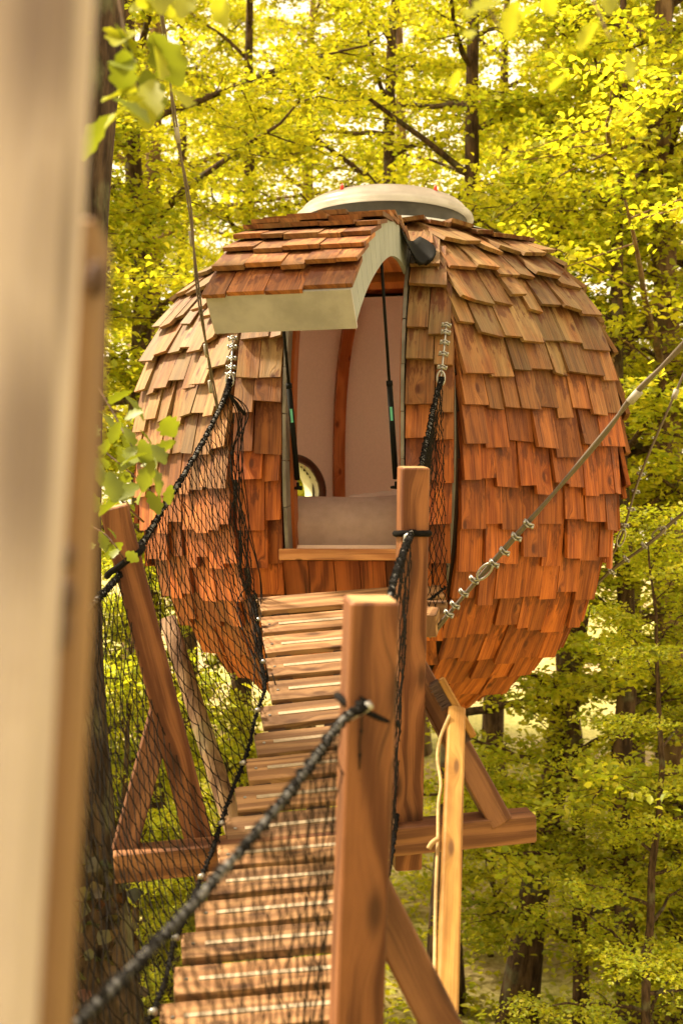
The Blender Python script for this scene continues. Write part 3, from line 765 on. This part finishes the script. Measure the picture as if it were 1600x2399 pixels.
# netting
def curve_at(pts, t):
    ps = pts; m_ = len(ps) - 1; x = min(max(t, 0), .99999) * m_; k = int(x); return ps[k].lerp(ps[k + 1], x - k)
def arclen_resample(pts, n):
    pts = [Vector(p) for p in pts]; L = [0]
    for i in range(len(pts) - 1): L.append(L[-1] + (pts[i + 1] - pts[i]).length)
    out = []
    for i in range(n):
        t = L[-1] * i / (n - 1); k = 0
        while k < len(L) - 2 and L[k + 1] < t: k += 1
        out.append(pts[k].lerp(pts[k + 1], (t - L[k]) / max(L[k + 1] - L[k], 1e-6)))
    return out
def netting(top, bot, nu, nv, sag, seed, rad=.0020, vpow=1.0, bulge=Vector((0, 0, 0))):
    rr = random.Random(seed); T = arclen_resample(interp(top, 60), 200); B = arclen_resample(interp(bot, 60), 200)
    mb = MB(); node = {}
    def pos(i, j):
        if (i, j) in node: return node[(i, j)]
        u = min(max((i + (.5 if j % 2 else 0)) / nu, 0), 1); v = j / nv
        a, b_ = curve_at(T, u), curve_at(B, u); p = a.lerp(b_, v) + bulge * math.sin(math.pi * v) * math.sin(math.pi * min(u * 1.1, 1)) + Vector((rr.gauss(0, .0035), rr.gauss(0, .0035), rr.gauss(0, .004)))
        node[(i, j)] = p; return p
    for j in range(nv):
        for i in range(nu + 1):
            p = pos(i, j)
            for di in ((0, -1) if j % 2 == 0 else (0, 1)):
                i2 = i + di
                if not 0 <= i2 <= nu: continue
                q = pos(i2, j + 1); mid = (p + q) / 2 + Vector((rr.gauss(0, .002), rr.gauss(0, .002), -.002))
                mb.tube([p, mid, q], rad, 3, c=(.5, .5, .5), cap=False)
    for p in node.values():     # knots
        b_ = len(mb.v); k = rad * 2.1
        mb.v.extend([tuple(p + Vector(o) * k) for o in ((1, 0, 0), (0, 1, 0), (-1, 0, 0), (0, -1, 0), (0, 0, 1.5), (0, 0, -1.5))])
        for f in ((0, 1, 4), (1, 2, 4), (2, 3, 4), (3, 0, 4), (1, 0, 5), (2, 1, 5), (3, 2, 5), (0, 3, 5)): mb.face([b_ + i for i in f])
    return mb.build('netting', M['net'], bridge)
eL = [p + Vector((-.012, 0, 0)) for p in edgeL]
# left side: from the pod to the frame and on towards the near frame
topL = interp(railL, 90); kf = 62
botL = interp(eL, 120)
netting([PD(522, 900, 5.69)] + railL[2:], eL[:-1], 66, 21, 0, 3, bulge=Vector((-.06, 0, -.03)))
# bunched end of the net that hangs from the chain beside the doorway
mb = MB(); rr = random.Random(77)
far_edge = [PD(522, 900, 5.69), PD(563, 952, 5.75), PD(556, 1060, 5.8), PD(565, 1200, 5.86), PD(582, 1320, 5.9), PD(600, 1400, 5.9), PD(622, 1575, 5.25)]
for q in range(9):
    pts = [p + Vector((rr.gauss(-.025, .022), rr.gauss(0, .02), rr.gauss(0, .01))) for p in far_edge]; pts[0] = far_edge[0]
    mb.tube(interp(pts, 40), .0032, 4)
mb.tube(interp(far_edge[:2], 8), .009, 6); mb.build('gathered_net_edge', M['net'], bridge, True)
# knotted cord along the slats (left edge)
rope([p + Vector((-.01, 0, .004)) for p in eL], .0085, 'edge_cord', bridge, n=120, pitch=.024, core='rope_dark')
for p in eL[1:-2:2]:
    mb = MB(); mb.tube([p + Vector((-.012, -.012, .018)), p + Vector((.004, -.022, .024))], [.009, .011], 8); mb.build('edge_bolt', M['steel'], bridge, True)
eR = [p + Vector((.012, 0, 0)) for p in edgeR]
rope([p + Vector((.006, 0, .004)) for p in eR], .0085, 'edge_cord', bridge, n=120, pitch=.024, core='rope_dark')
iF = min(range(len(eR)), key=lambda i: abs(eR[i].y - 4.40)); iN = min(range(len(eR)), key=lambda i: abs(eR[i].y - 2.6))
netting(railR, [lb1 + Vector((0, -.08, .05))] + eR[1:iF + 1], 50, 26, 0, 4, rad=.0022)
netting(railM, eR[iF:iN + 1], 20, 21, 0, 6)
netting([PD(785, 1655, 2.28)] + railN[2:], [p + Vector((-.07, 0, 0)) for p in eR[iN:-1]] + [eR[-1] + Vector((-.3, -.3, 0))], 34, 21, 0, 7, rad=.0017)

# ------------------------------------------------------------------ clamps and cables
def clamp(mb, p, ax, r=.011):
    ax = Vector(ax).normalized(); x = ax.cross(Vector((0, 1, .2))).normalized(); y = x.cross(ax)
    for o in (-1, 1):
        mb.tube([p + ax * .008 * o - x * r * 1.9, p + ax * .008 * o - y * r * 1.5, p + ax * .008 * o + x * r * 1.9], r * .42, 6)
    mb.tube([p - x * r * 2.3, p + x * r * 2.3], r * .75, 6)
    for s_ in (-1, 1): mb.tube([p + x * s_ * r * 1.9 - y * r * 1.6, p + x * s_ * r * 1.9 + y * r * 1.2], r * .55, 6)
def cable(label, pts, rad, clamps=(), sleeves=(), pair=0.0, eye=None, group=None):
    e = empty('suspension_cable', tuple(pts[0])); tag(e, label, 'cable')
    pts = [Vector(p) for p in pts]; ps = interp(pts, 40)
    mb = MB(); mb.tube(ps, rad, 7); mb.build('strand', M['cable'], e, True)
    if pair:
        mb = MB(); mb.tube([p + Vector((pair * math.sin(i * .42), 0, 0)) for i, p in enumerate(ps)], rad, 7); mb.build('strand', M['cable'], e, True)
    for p, q in clamps:
        mb = MB(); clamp(mb, p, q); mb.build('cable_clamp', M['steel'], e, True)
    for p, q in sleeves:
        q = Vector(q).normalized(); mb = MB(); mb.tube([p - q * .03, p + q * .03], rad * 2.2, 8); mb.build('tape_sleeve', M['sleeve'], e, True)
    if eye:
        p, q = eye; q = Vector(q).normalized(); x = q.cross(Vector((0, 1, 0))).normalized(); mb = MB()
        mb.tube([p + q * .055 * math.cos(a) + x * .022 * math.sin(a) for a in [i * 2 * math.pi / 16 for i in range(17)]], .006, 6); mb.build('thimble_eye', M['steel'], e, True)
    return e
a, b_ = PD(985, 1462, 5.75), PD(1215, 1195, 5.35)
cA = [PD(985, 1462, 5.75), PD(1035, 1402, 5.66), PD(1215, 1198, 5.30), PD(1380, 1000, 4.98), PD(1460, 905, 4.82), PD(1570, 785, 4.6), PD(1900, 420, 4.0)]
ax = cA[2] - cA[1]
cable('thick steel cable running up from the bridge landing across the shingles to the trees', cA, .0085, [(PD(x_, y_, d_), ax) for x_, y_, d_ in ((1030, 1408, 5.64), (1044, 1388, 5.62), (1064, 1360, 5.58), (1088, 1330, 5.53), (1134, 1293, 5.45), (1158, 1265, 5.41), (1185, 1232, 5.35), (1213, 1202, 5.29))], [(PD(1456, 910, 4.82), ax)], pair=.012, eye=(PD(1112, 1312, 5.48), ax))
cB = [PD(1395, 1290, 7.4), PD(1428, 1225, 7.3), PD(1470, 1088, 7.2), PD(1555, 890, 7.0), PD(1700, 560, 6.6), PD(1850, 250, 6.2)]; ax = cB[2] - cB[1]
cable('thin taut cable rising steeply from the pod side past the pale tree trunk', cB, .0075, [(PD(x_, y_, 7.25), ax) for x_, y_ in ((1433, 1205), (1447, 1168), (1458, 1128), (1470, 1088))], [(PD(1549, 905, 7.0), ax)], eye=(PD(1425, 1235, 7.3), ax))
cC = [PD(1360, 1350, 7.9), PD(1400, 1313, 7.8), PD(1500, 1238, 7.6), PD(1568, 1178, 7.5), PD(1850, 935, 6.8)]; ax = cC[2] - cC[1]
cable('steel cable with clamps and a thimble slanting from the pod belly', cC, .009, [(PD(x_, y_, 7.6), ax) for x_, y_ in ((1402, 1311), (1437, 1283), (1478, 1252), (1520, 1218), (1545, 1196))], pair=.010, eye=(PD(1512, 1222, 7.6), ax))
cD = [PD(502, 950, 5.62), PD(486, 878, 5.45), PD(470, 760, 5.2), PD(452, 620, 5.0), PD(437, 500, 4.9), PD(420, 385, 4.8), PD(408, 295, 4.7), PD(390, 180, 4.6), PD(376, 80, 4.5), PD(350, -120, 4.3)]; ax = cD[3] - cD[5]
cable('slender doubled cable rising past the raised hatch into the leaves', cD, .0042, [], [(PD(484, 888, 5.46), ax), (PD(474, 805, 5.3), ax), (PD(440, 548, 4.95), ax), (PD(408, 310, 4.7), ax)], pair=.010)
cE = [PD(330, 1198, 6.9), PD(290, 1160, 6.7), PD(240, 1105, 6.4), PD(60, 930, 5.6)]; ax = cE[1] - cE[0]
cable('short pale-sleeved cable behind the leaning bridge post', cE, .007, [], [(PD(290, 1160, 6.7), ax)])
def chain(pts, label):
    e = empty('clamp_chain', tuple(pts[-1])); tag(e, label, 'shackle')
    ps = interp(pts, 6); mb = MB(); mb.tube(interp(pts, 12), .005, 6); mb.build('strand', M['steel'], e, True)
    for i in range(5):
        mb = MB(); clamp(mb, ps[i], ps[1] - ps[0], .010); mb.build('cable_clamp', M['steel'], e, True)
    p = ps[-1]; mb = MB(); mb.tube([p + Vector((.018 * math.sin(a), 0, .035 * math.cos(a))) for a in [k * 2 * math.pi / 14 for k in range(15)]], .005, 6); mb.build('shackle', M['steel'], e, True)
chain([PD(535, 778, 5.9), PD(532, 835, 5.82), PD(528, 872, 5.74)], 'string of steel clamps holding the net rope by the raised hatch')
chain([PD(1024, 748, 5.85), PD(1019, 800, 5.78), PD(1012, 868, 5.72)], 'string of steel clamps on the shingle corner above the timber posts')

# ------------------------------------------------------------------ yellow broom leaning on the brace
br = empty('long_broom', tuple(PD(1040, 1640, 4.30))); tag(br, 'long yellow square-handled broom hooked over the bridge brace with twine', 'broom')
h0, h1 = PD(1047, 1632, 4.33), PD(1010, 2800, 3.05)
mb = MB(); mb.beam(h1, h0, .062, .062, up=Vector((0, -1, .2)), ch=.007); mb.build('handle', M['yellow'], br)
b0, b1 = PD(1012, 1558, 4.38), PD(1086, 1690, 4.36)
bd = (b1 - b0).normalized(); bo = Vector((bd.z, 0, -bd.x)); bo = bo if bo.x > 0 else -bo
mb = MB(); mb.beam(b0, b1, .085, .026, up=bo, ch=.005); mb.build('head_board', M['yellow'], br)
mb = MB(); rr = random.Random(3)
for i in range(44):
    t = i / 43
    if .42 < t < .52: continue
    for k in range(4):
        p = b0.lerp(b1, t) + Vector((0, -.030 + k * .02, 0)); mb.tube([p - bo * .012, p - bo * .05 + Vector((rr.gauss(0, .003), rr.gauss(0, .003), rr.gauss(0, .003)))], .0026, 4)
mb.build('bristles', M['bristle'], br)
mb = MB(); mb.tube(interp([PD(1032, 1642, 4.26), PD(1012, 1690, 4.22), PD(1004, 1740, 4.18), PD(1012, 1800, 4.1), PD(1006, 1850, 4.05), PD(1005, 1930, 3.95), PD(1000, 2060, 3.8), PD(998, 2200, 3.6), PD(996, 2351, 3.4)], 50), .006, 6)
mb.tube(interp([PD(1006, 1925, 3.93), PD(992, 1935, 3.92), PD(984, 1948, 3.92)], 8), .009, 6); mb.build('twine', M['twine'], br, True)

# ------------------------------------------------------------------ blurred uprights right beside the camera
pu = empty('pale_upright', tuple(PD(60, 2600, .74) + Vector((0, 0, -.6)))); tag(pu, 'broad pale peeled timber upright standing in front of the dark oak trunk', 'timber post')
c_t, c_b = PD(84, -300, .80), PD(-112, 2700, .70)
mb = MB(); mb.beam(c_b + (c_b - c_t) * .3, c_t, .075, .09, up=Vector((0, -1, 0)), ch=.012, c=(.5, .3, .37)); mb.build('shaft', M['pale'], pu)
tu = empty('tan_upright', tuple(PD(150, 2600, .95) + Vector((0, 0, -.6)))); tag(tu, 'narrow tan timber upright with dark knots fixed beside the broad pale one', 'timber post')
c_t, c_b = PD(150, 528, .92), PD(28, 2700, .84)
mb = MB(); mb.beam(c_b + (c_b - c_t) * .3, c_t, .062, .06, up=Vector((0, -1, 0)), ch=.004, c=(.5, .3, .11)); mb.build('shaft', M['palebrown'], tu)

rk = random.Random(2)
for par, d_, spots in ((tu, .0, ((224, 640, .010), (158, 1278, .007), (152, 1370, .010), (138, 1445, .012))), (pu, .735, ((60, 1000, .012), (20, 1640, .010)))):
    for x_, y_, r_ in spots:
        mb = MB(); c_ = PD(x_, y_, d_ or (.92 - (y_ - 528) / 2172 * .08 - .031))
        for i in range(9):
            la = -math.pi / 2 + math.pi * i / 8
            for j in range(14):
                lo = 2 * math.pi * j / 14; mb.v.append((c_.x + r_ * .75 * math.cos(la) * math.cos(lo), c_.y + .012 * math.cos(la) * math.sin(lo), c_.z + r_ * 1.35 * math.sin(la)))
        for i in range(8):
            for j in range(14): mb.face((i * 14 + j, i * 14 + (j + 1) % 14, i * 14 + 14 + (j + 1) % 14, i * 14 + 14 + j))
        mb.build('knot', M['bristle'] if par is tu else M['palebrown'], par, True)
# weathered prop behind the net
pp = empty('prop_pole', (-.9, 7.2, gz(-.9, 7.2))); tag(pp, 'weathered round prop pole leaning behind the black net', 'pole')
t0 = PD(385, 1420, 7.6); t1 = PD(520, 1860, 7.3); dirp = (t1 - t0).normalized(); t2 = t0 + dirp * ((gz(-.5, 7) - .1 - t0.z) / dirp.z)
mb = MB(); mb.tube(interp([t0, t0.lerp(t2, .5) + Vector((.02, 0, 0)), t2], 12), [.055 + .002 * i for i in range(12)], 12); mb.build('shaft', M['bark3'], pp, True)

# ------------------------------------------------------------------ trees
def np_mesh(name, V, F3, mat):
    me = bpy.data.meshes.new(name); nv, nf = len(V), len(F3)
    me.vertices.add(nv); me.vertices.foreach_set('co', V.astype(np.float32).ravel())
    me.loops.add(nf * 3); me.loops.foreach_set('vertex_index', F3.astype(np.int32).ravel())
    me.polygons.add(nf); me.polygons.foreach_set('loop_start', np.arange(0, nf * 3, 3, dtype=np.int32))
    me.update(calc_edges=True); me.materials.append(mat); return me
def leaves_mesh(name, pos, rng, L0, mat, up=.9, aspect=.62):
    n_ = len(pos); L = L0 * rng.uniform(.65, 1.25, n_)[:, None]; W = L * aspect * rng.uniform(.85, 1.15, (n_, 1))
    nr = rng.normal(0, .42, (n_, 3)); nr[:, 2] += up; nr /= np.linalg.norm(nr, axis=1)[:, None]
    dr = rng.normal(0, 1, (n_, 3)); dr[:, 2] = dr[:, 2] * .25 - .35; dr -= nr * (dr * nr).sum(1)[:, None]; dr /= np.linalg.norm(dr, axis=1)[:, None]
    sd = np.cross(nr, dr); base = pos - dr * L * .5
    fold = nr * W * rng.uniform(.05, .3, (n_, 1))
    v0 = base; v1 = base + dr * L * .38 + sd * W * .5 + fold; v2 = base + dr * L * .72 + sd * W * .36 + fold * .8; v3 = base + dr * L - nr * L * .12
    v4 = base + dr * L * .72 - sd * W * .36 + fold * .8; v5 = base + dr * L * .38 - sd * W * .5 + fold
    V = np.stack([v0, v1, v2, v3, v4, v5], 1).reshape(-1, 3); b = np.arange(n_)[:, None] * 6
    F = np.concatenate([b + np.array([[0, 1, 2]]), b + np.array([[0, 2, 3]]), b + np.array([[0, 3, 4]]), b + np.array([[0, 4, 5]])], 1).reshape(-1, 3)
    return np_mesh(name, V, F, mat)
def grow(seed, H, r0, base, spread, nl, nleaf, leafL=.075, lean=(0, 0), nsub=9, el=(0, 32), bark='bark2', leaf='leafA', droop=.12):
    rng = np.random.default_rng(seed); mb = MB(); seg = []
    nt_ = 14; T = []
    wob = np.cumsum(rng.normal(0, .05, (nt_, 2)), 0)
    for i in range(nt_):
        t = i / (nt_ - 1); T.append(np.array([lean[0] * t + wob[i, 0], lean[1] * t + wob[i, 1], H * t - .15 * (i == 0)]))
    rt = lambda t: r0 * (1 - t) ** .8 * (1 + .5 * math.exp(-t * 40)) + .008
    mb.tube([tuple(p) for p in T], [rt(i / (nt_ - 1)) for i in range(nt_)], 10)
    def tr(t):
        x = t * (nt_ - 1); k = min(int(x), nt_ - 2); return T[k] + (T[k + 1] - T[k]) * (x - k)
    for i in range(nl):
        t = base + (.98 - base) * (i + rng.uniform(0, .9)) / nl; p = tr(t); az = i * 2.4 + rng.uniform(-.4, .4); e_ = R(rng.uniform(*el)) + .5 * (t - base)
        ln = spread * (1.05 - .6 * ((t - base) / (1 - base))) * rng.uniform(.7, 1.15); pts = []; hz = np.array([math.cos(az), math.sin(az), 0])
        bend = rng.normal(0, .18)
        for k in range(8):
            s_ = k / 7; a2 = az + bend * s_; hh = np.array([math.cos(a2), math.sin(a2), 0])
            pts.append(p + hh * ln * s_ * math.cos(e_) + np.array([0, 0, ln * (math.sin(e_) * s_ - droop * s_ * s_)]) + rng.normal(0, .02, 3) * (k > 0))
        r_l = min(rt(t) * .5, .05); mb.tube([tuple(q) for q in pts], [r_l * (1 - .85 * k / 7) + .003 for k in range(8)], 5, cap=False)
        for m_ in range(nsub):
            s_ = rng.uniform(.18, 1.0); x = s_ * 7; k = min(int(x), 6); q = pts[k] + (pts[k + 1] - pts[k]) * (x - k)
            a2 = az + rng.choice([-1, 1]) * R(rng.uniform(25, 80)); l2 = ln * rng.uniform(.22, .5) * (1.15 - .5 * s_); e2 = R(rng.uniform(-18, 24))
            d2 = np.array([math.cos(a2) * math.cos(e2), math.sin(a2) * math.cos(e2), math.sin(e2)])
            sp_ = [q + d2 * l2 * u + np.array([0, 0, -.10 * l2 * u * u]) + rng.normal(0, .015, 3) * (u > 0) for u in (0, .33, .67, 1)]
            mb.tube([tuple(z) for z in sp_], [.011, .008, .006, .003], 4, cap=False)
            for z in range(3): seg.append((sp_[z], sp_[z + 1], l2))
            for w_ in range(3):
                u = rng.uniform(.2, 1) * 3; kk = min(int(u), 2); q2 = sp_[kk] + (sp_[kk + 1] - sp_[kk]) * (u - kk)
                a3 = a2 + rng.choice([-1, 1]) * R(rng.uniform(30, 75)); l3 = rng.uniform(.25, .6); d3 = np.array([math.cos(a3), math.sin(a3), rng.uniform(-.25, .15)]) * l3
                mb.tube([tuple(q2), tuple(q2 + d3)], [.004, .002], 3, cap=False); seg.append((q2, q2 + d3, l3 * 2.0))
    A = np.array([s_[0] for s_ in seg]); B = np.array([s_[1] for s_ in seg]); wgt = np.array([s_[2] for s_ in seg]); wgt = wgt / wgt.sum()
    ii = rng.choice(len(seg), nleaf, p=wgt); tt = rng.uniform(0, 1.12, nleaf)[:, None]
    pos = A[ii] + (B[ii] - A[ii]) * tt + rng.normal(0, 1, (nleaf, 3)) * np.array([.085, .085, .05])
    tm = mb.mesh('trunk', True); tm.materials.append(M[bark])
    cm = leaves_mesh('crown', pos, rng, leafL, M[leaf])
    return tm, cm
def place(meshes, x, y, rz, sc, name, label, group, tilt=(0, 0), cat='tree'):
    e = empty(name, (x, y, gz(x, min(y, 60)))); e.rotation_euler = (tilt[0], tilt[1], rz); e.scale = (sc, sc, sc); tag(e, label, cat, group)
    for me, nm in zip(meshes, ('trunk', 'crown')):
        o = bpy.data.objects.new(nm, me); col.objects.link(o); o.parent = e
    return e
V1 = grow(1, 15, .17, .22, 3.2, 28, 25000, .078, lean=(.5, .2), leaf='leafA')
V2 = grow(2, 16, .20, .30, 3.6, 28, 25000, .08, lean=(-.6, .3), leaf='leafA', bark='bark3')
V3 = grow(3, 13, .12, .10, 2.5, 30, 30000, .079, leaf='leafB')
V4 = grow(4, 11, .09, .08, 2.2, 28, 26000, .08, leaf='leafB', lean=(.3, 0))
V5 = grow(5, 17, .16, .35, 3.4, 26, 24000, .078, leaf='leafA', lean=(.4, -.3))
SH = grow(6, 3.2, .04, .06, 1.5, 20, 9000, .08, leaf='leafA', nsub=8, el=(10, 55))
LBL = {id(V1): ('spring_tree', 'slender tree with bright yellow-green spring leaves in the wood behind the pod', 'bright spring trees in the wood'),
       id(V2): ('pale_barked_tree', 'tall pale-barked tree with yellow-green leaves in the wood behind the pod', 'pale-barked trees in the wood'),
       id(V3): ('leafy_tree', 'darker green tree leafy down to its foot in the wood behind the pod', 'darker green leafy trees'),
       id(V4): ('young_tree', 'low young green tree with layered branches in the wood behind the pod', 'young layered trees'),
       id(V5): ('tall_tree', 'tall bare-stemmed tree with a high yellow-green crown in the wood', 'tall high-crowned trees'),
       id(SH): ('shrub', 'low leafy yellow-green shrub on the forest floor below the pod', 'shrubs on the forest floor')}
OWN = {(1445, 11.6): 'slim dark-stemmed tree rising behind the two slanting steel cables', (1545, 12.6): 'pale-barked tree standing just past the steep thin cable',
       (1330, 12.4): 'young layered tree close behind the belly of the pod beside the slanting trunk', (1178, 13.0): 'dark trunk leaning away from the yellow broom handle, high crown',
       (1470, 9.6): 'small young tree spreading its layers beyond the end of the bridge crossbeam', (330, 9.8): 'small young tree seen through the black net by the prop pole',
       (370, 12.4): 'tall bare-stemmed tree rising behind the doubled cable', (60, 10.8): 'young layered tree hidden mostly behind the oak trunk', (230, 11.8): 'young layered tree between the oak trunk and the pod',
       (830, 16.5): 'slender spring tree rising right above the skylight dome', (1010, 13.6): 'slender spring tree behind the shingled shoulder of the pod'}
def put(V, px, d_, sc=1.0, rz=None, tilt=(0, 0)):
    x = (px * S - 800) / FPX * d_; nm, lb, gr = LBL[id(V)]; lb = OWN.get((px, d_), lb)
    place(V, x, d_, rz if rz is not None else rs.uniform(0, 6.28), sc, nm, lb, gr, tilt, 'shrub' if V is SH else 'tree')
for V, px, d_, sc in (
    # just behind the pod
    (V3, 1445, 11.6, .95), (V2, 1545, 12.6, 1.0), (V4, 1330, 12.4, .9), (V1, 1010, 13.6, 1.0), (V5, 370, 12.4, .95), (V1, 560, 19.5, 1.1), (V4, 230, 11.8, .9),
    (V1, 1720, 12.4, .95), (V4, 60, 10.8, 1.0),
    (V2, 60, 14.0, 1.0), (V3, 1750, 16.5, 1.1), (V1, 1440, 18.0, 1.1),
    (V1, 830, 16.5, 1.05), (V2, 330, 18.0, 1.1), (V2, 700, 26.0, 1.2), (V2, 1600, 20.5, 1.1), (V1, 1130, 21.0, 1.15),
    (V1, 1310, 24.0, 1.2), (V1, 430, 23.5, 1.2), (V5, 1540, 25.5, 1.2), (V2, 950, 25.0, 1.2),
    (V2, 320, 28.0, 1.3), (V1, -50, 26.0, 1.3), (V2, 1780, 26.0, 1.3), (V5, -350, 20.0, 1.2), (V3, 2000, 22.0, 1.2)): put(V, px, d_, sc)
put(V5, 1178, 13.0, 1.0, .4, (0, R(8)))
put(V4, 1470, 9.6, .48); put(V4, 330, 9.8, .45)
for px, d_, sc in ((1120, 15.0, .7), (1500, 11.2, .9), (430, 11.0, .6), (240, 13.5, .9), (560, 16.0, .9), (1620, 15.0, 1.0)):
    put(SH, px, d_, sc)
# unseen trees added around and behind the viewer to cut frontal sky light
for V, x, y, sc in ((V1, -9, -6, 1.0), (V3, -4, -11, 1.1), (V2, 2, -12, 1.1), (V3, 7, -9, 1.1), (V1, 11, -3, 1.0), (V5, -12, 2, 1.1), (V2, 13, 5, 1.1)):
    nm, lb, gr = LBL[id(V)]; place(V, x, y, rs.uniform(0, 6.28), sc, nm, 'unseen woodland tree added at the other end of the bridge to block low sky light', 'unseen light-blocking trees at the other end of the bridge')

# the oak next to the bridge: trunk, overhanging boughs, single leaves
oak = empty('oak_tree', tuple(Vector((-1.32, 4.9, gz(-1.3, 4.9))))); tag(oak, 'dark rough-barked oak close beside the bridge with ivy at its foot', 'tree')
mb = MB(); ct = [PD(x_, y_, 4.9) for x_, y_ in ((135, 2900), (140, 2350), (90, 1900), (70, 1450), (82, 900), (106, 480), (152, 0), (180, -600), (210, -1400))]
ct = [Vector((ct[0].x, 4.9, gz(-1.3, 4.9) - .2))] + ct
mb.tube(interp(ct, 40), [.36 - .004 * i for i in range(40)], 24); mb.build('trunk', M['bark'], oak, True)
def oak_leaf(mb, p, dr, nr, L):
    dr = Vector(dr).normalized(); nr = Vector(nr); nr = (nr - dr * nr.dot(dr)).normalized(); sd = nr.cross(dr); b = len(mb.v); n_ = 13
    for i in range(n_):
        t = i / (n_ - 1); w = L * .36 * math.sin(math.pi * min(t * .92 + .06, 1)) ** .8 * (.60 + .55 * t) * (1 + .2 * math.cos(t * 6.283 * 3.5 + math.pi)); m_ = p + dr * L * t - nr * L * .16 * t * t
        mb.v.extend([tuple(m_ - sd * w + nr * w * .25), tuple(m_), tuple(m_ + sd * w + nr * w * .25)])
    for i in range(n_ - 1):
        a = b + i * 3; mb.face((a, a + 1, a + 4, a + 3)); mb.face((a + 1, a + 2, a + 5, a + 4))
    # stalk
    mb.tube([p - dr * L * .14, p], [.0011, .0014], 4, cap=False)
lm = []
for i in range(5):
    mb = MB(); rr = random.Random(i); oak_leaf(mb, Vector((0, 0, 0)), (1, 0, -.1), (0, 0, 1), 1.0); me = mb.mesh('leaf', True); me.materials.append(M['leafC']); lm.append(me)
lm2 = []
for me in lm[:2]:
    m2 = me.copy(); m2.materials.clear(); m2.materials.append(M['leafD']); lm2.append(m2)
def sprig(pts, nleaf, L, seed, spread=.05, rad=.004, lset=None):
    rr = random.Random(seed); ps = interp(pts, 24); mb = MB(); mb.tube(ps, [rad * (1 - .7 * i / 23) + .0008 for i in range(24)], 6); bo = mb.build('bough', M['bark2'], oak, True)
    for i in range(nleaf):
        t = rr.uniform(.35, 1.0) * 23; k = min(int(t), 22); p = ps[k].lerp(ps[k + 1], t - k) + Vector((rr.gauss(0, spread), rr.gauss(0, spread), rr.gauss(0, spread * .8)))
        o = bpy.data.objects.new('leaf', rr.choice(lset or lm)); col.objects.link(o); o.parent = bo
        off = Vector(oak.location); base = Vector(bo.location) * 0
        o.location = p; s_ = L * rr.uniform(.7, 1.2); o.scale = (s_, s_, s_)
        o.rotation_euler = (rr.gauss(0, .5), rr.uniform(.1, 1.1), rr.uniform(0, 6.28))
tk = PD(150, -500, 4.9)
sprig([tk, PD(200, -500, 3.4), PD(250, -150, 2.6), PD(285, 60, 2.4), PD(315, 190, 2.35), PD(340, 250, 2.35)], 20, .105, 1, .05, lset=lm2 + lm[:1])
sprig([tk, PD(260, -400, 3.4), PD(340, -160, 2.6), PD(400, -20, 2.5), PD(450, 40, 2.5)], 14, .10, 2, .06, lset=lm2)
sprig([PD(95, 700, 4.75), PD(150, 760, 4.1), PD(210, 860, 3.6), PD(262, 950, 3.4), PD(300, 1020, 3.3), PD(345, 1090, 3.3)], 34, .085, 3, .07)
sprig([PD(90, 1000, 4.7), PD(180, 1000, 4.2), PD(270, 1060, 4.0), PD(350, 1130, 3.9)], 16, .085, 4, .06)
sprig([PD(90, 1180, 4.7), PD(160, 1190, 4.2), PD(240, 1225, 3.95), PD(290, 1290, 3.9)], 9, .07, 5, .035)
sprig([tk, PD(700, -520, 3.6), PD(1000, -260, 2.4), PD(1070, -40, 2.0), PD(1120, 20, 1.95), PD(1150, 70, 1.9)], 18, .05, 6, .06, lset=lm2)
sprig([tk, PD(900, -560, 3.7), PD(1250, -300, 2.6), PD(1330, -80, 2.2), PD(1370, 20, 2.1), PD(1400, 90, 2.0)], 20, .05, 7, .07, lset=lm2)
# ivy on the trunk foot
rng = np.random.default_rng(9); n_ = 2600; zz_ = rng.uniform(0, 1, n_) ** 1.3
cpts = [ct[1].lerp(ct[3], float(t)) for t in zz_]; an = rng.uniform(0, 6.28, n_); rad_ = .335 + .025 * rng.normal(0, 1, n_)
pos = np.array([[c.x + r_ * math.cos(a), c.y + r_ * math.sin(a), c.z] for c, r_, a in zip(cpts, rad_, an)])
pos[:, 2] += rng.normal(0, .03, n_)
iv = link('ivy', leaves_mesh('ivy', pos, rng, .06, M['ivy'], up=.3, aspect=.9), None); tag(iv, 'dark reddish ivy creeping over the foot of the oak trunk', 'ivy')

# ground cover of low leaves on the forest floor
rng = np.random.default_rng(21); n_ = 20000
xy = np.stack([rng.uniform(-7, 8, n_), rng.uniform(6, 24, n_)], 1)
pos = np.array([[x, y, gz(x, y)] for x, y in xy]); pos[:, 2] += np.abs(rng.normal(0, .16, n_)) + .02
gcv = link('ground_cover', leaves_mesh('ground_cover', pos, rng, .11, M['leafA']), None); tag(gcv, 'low bright green leaves covering the forest floor', 'ground cover', kind='stuff')
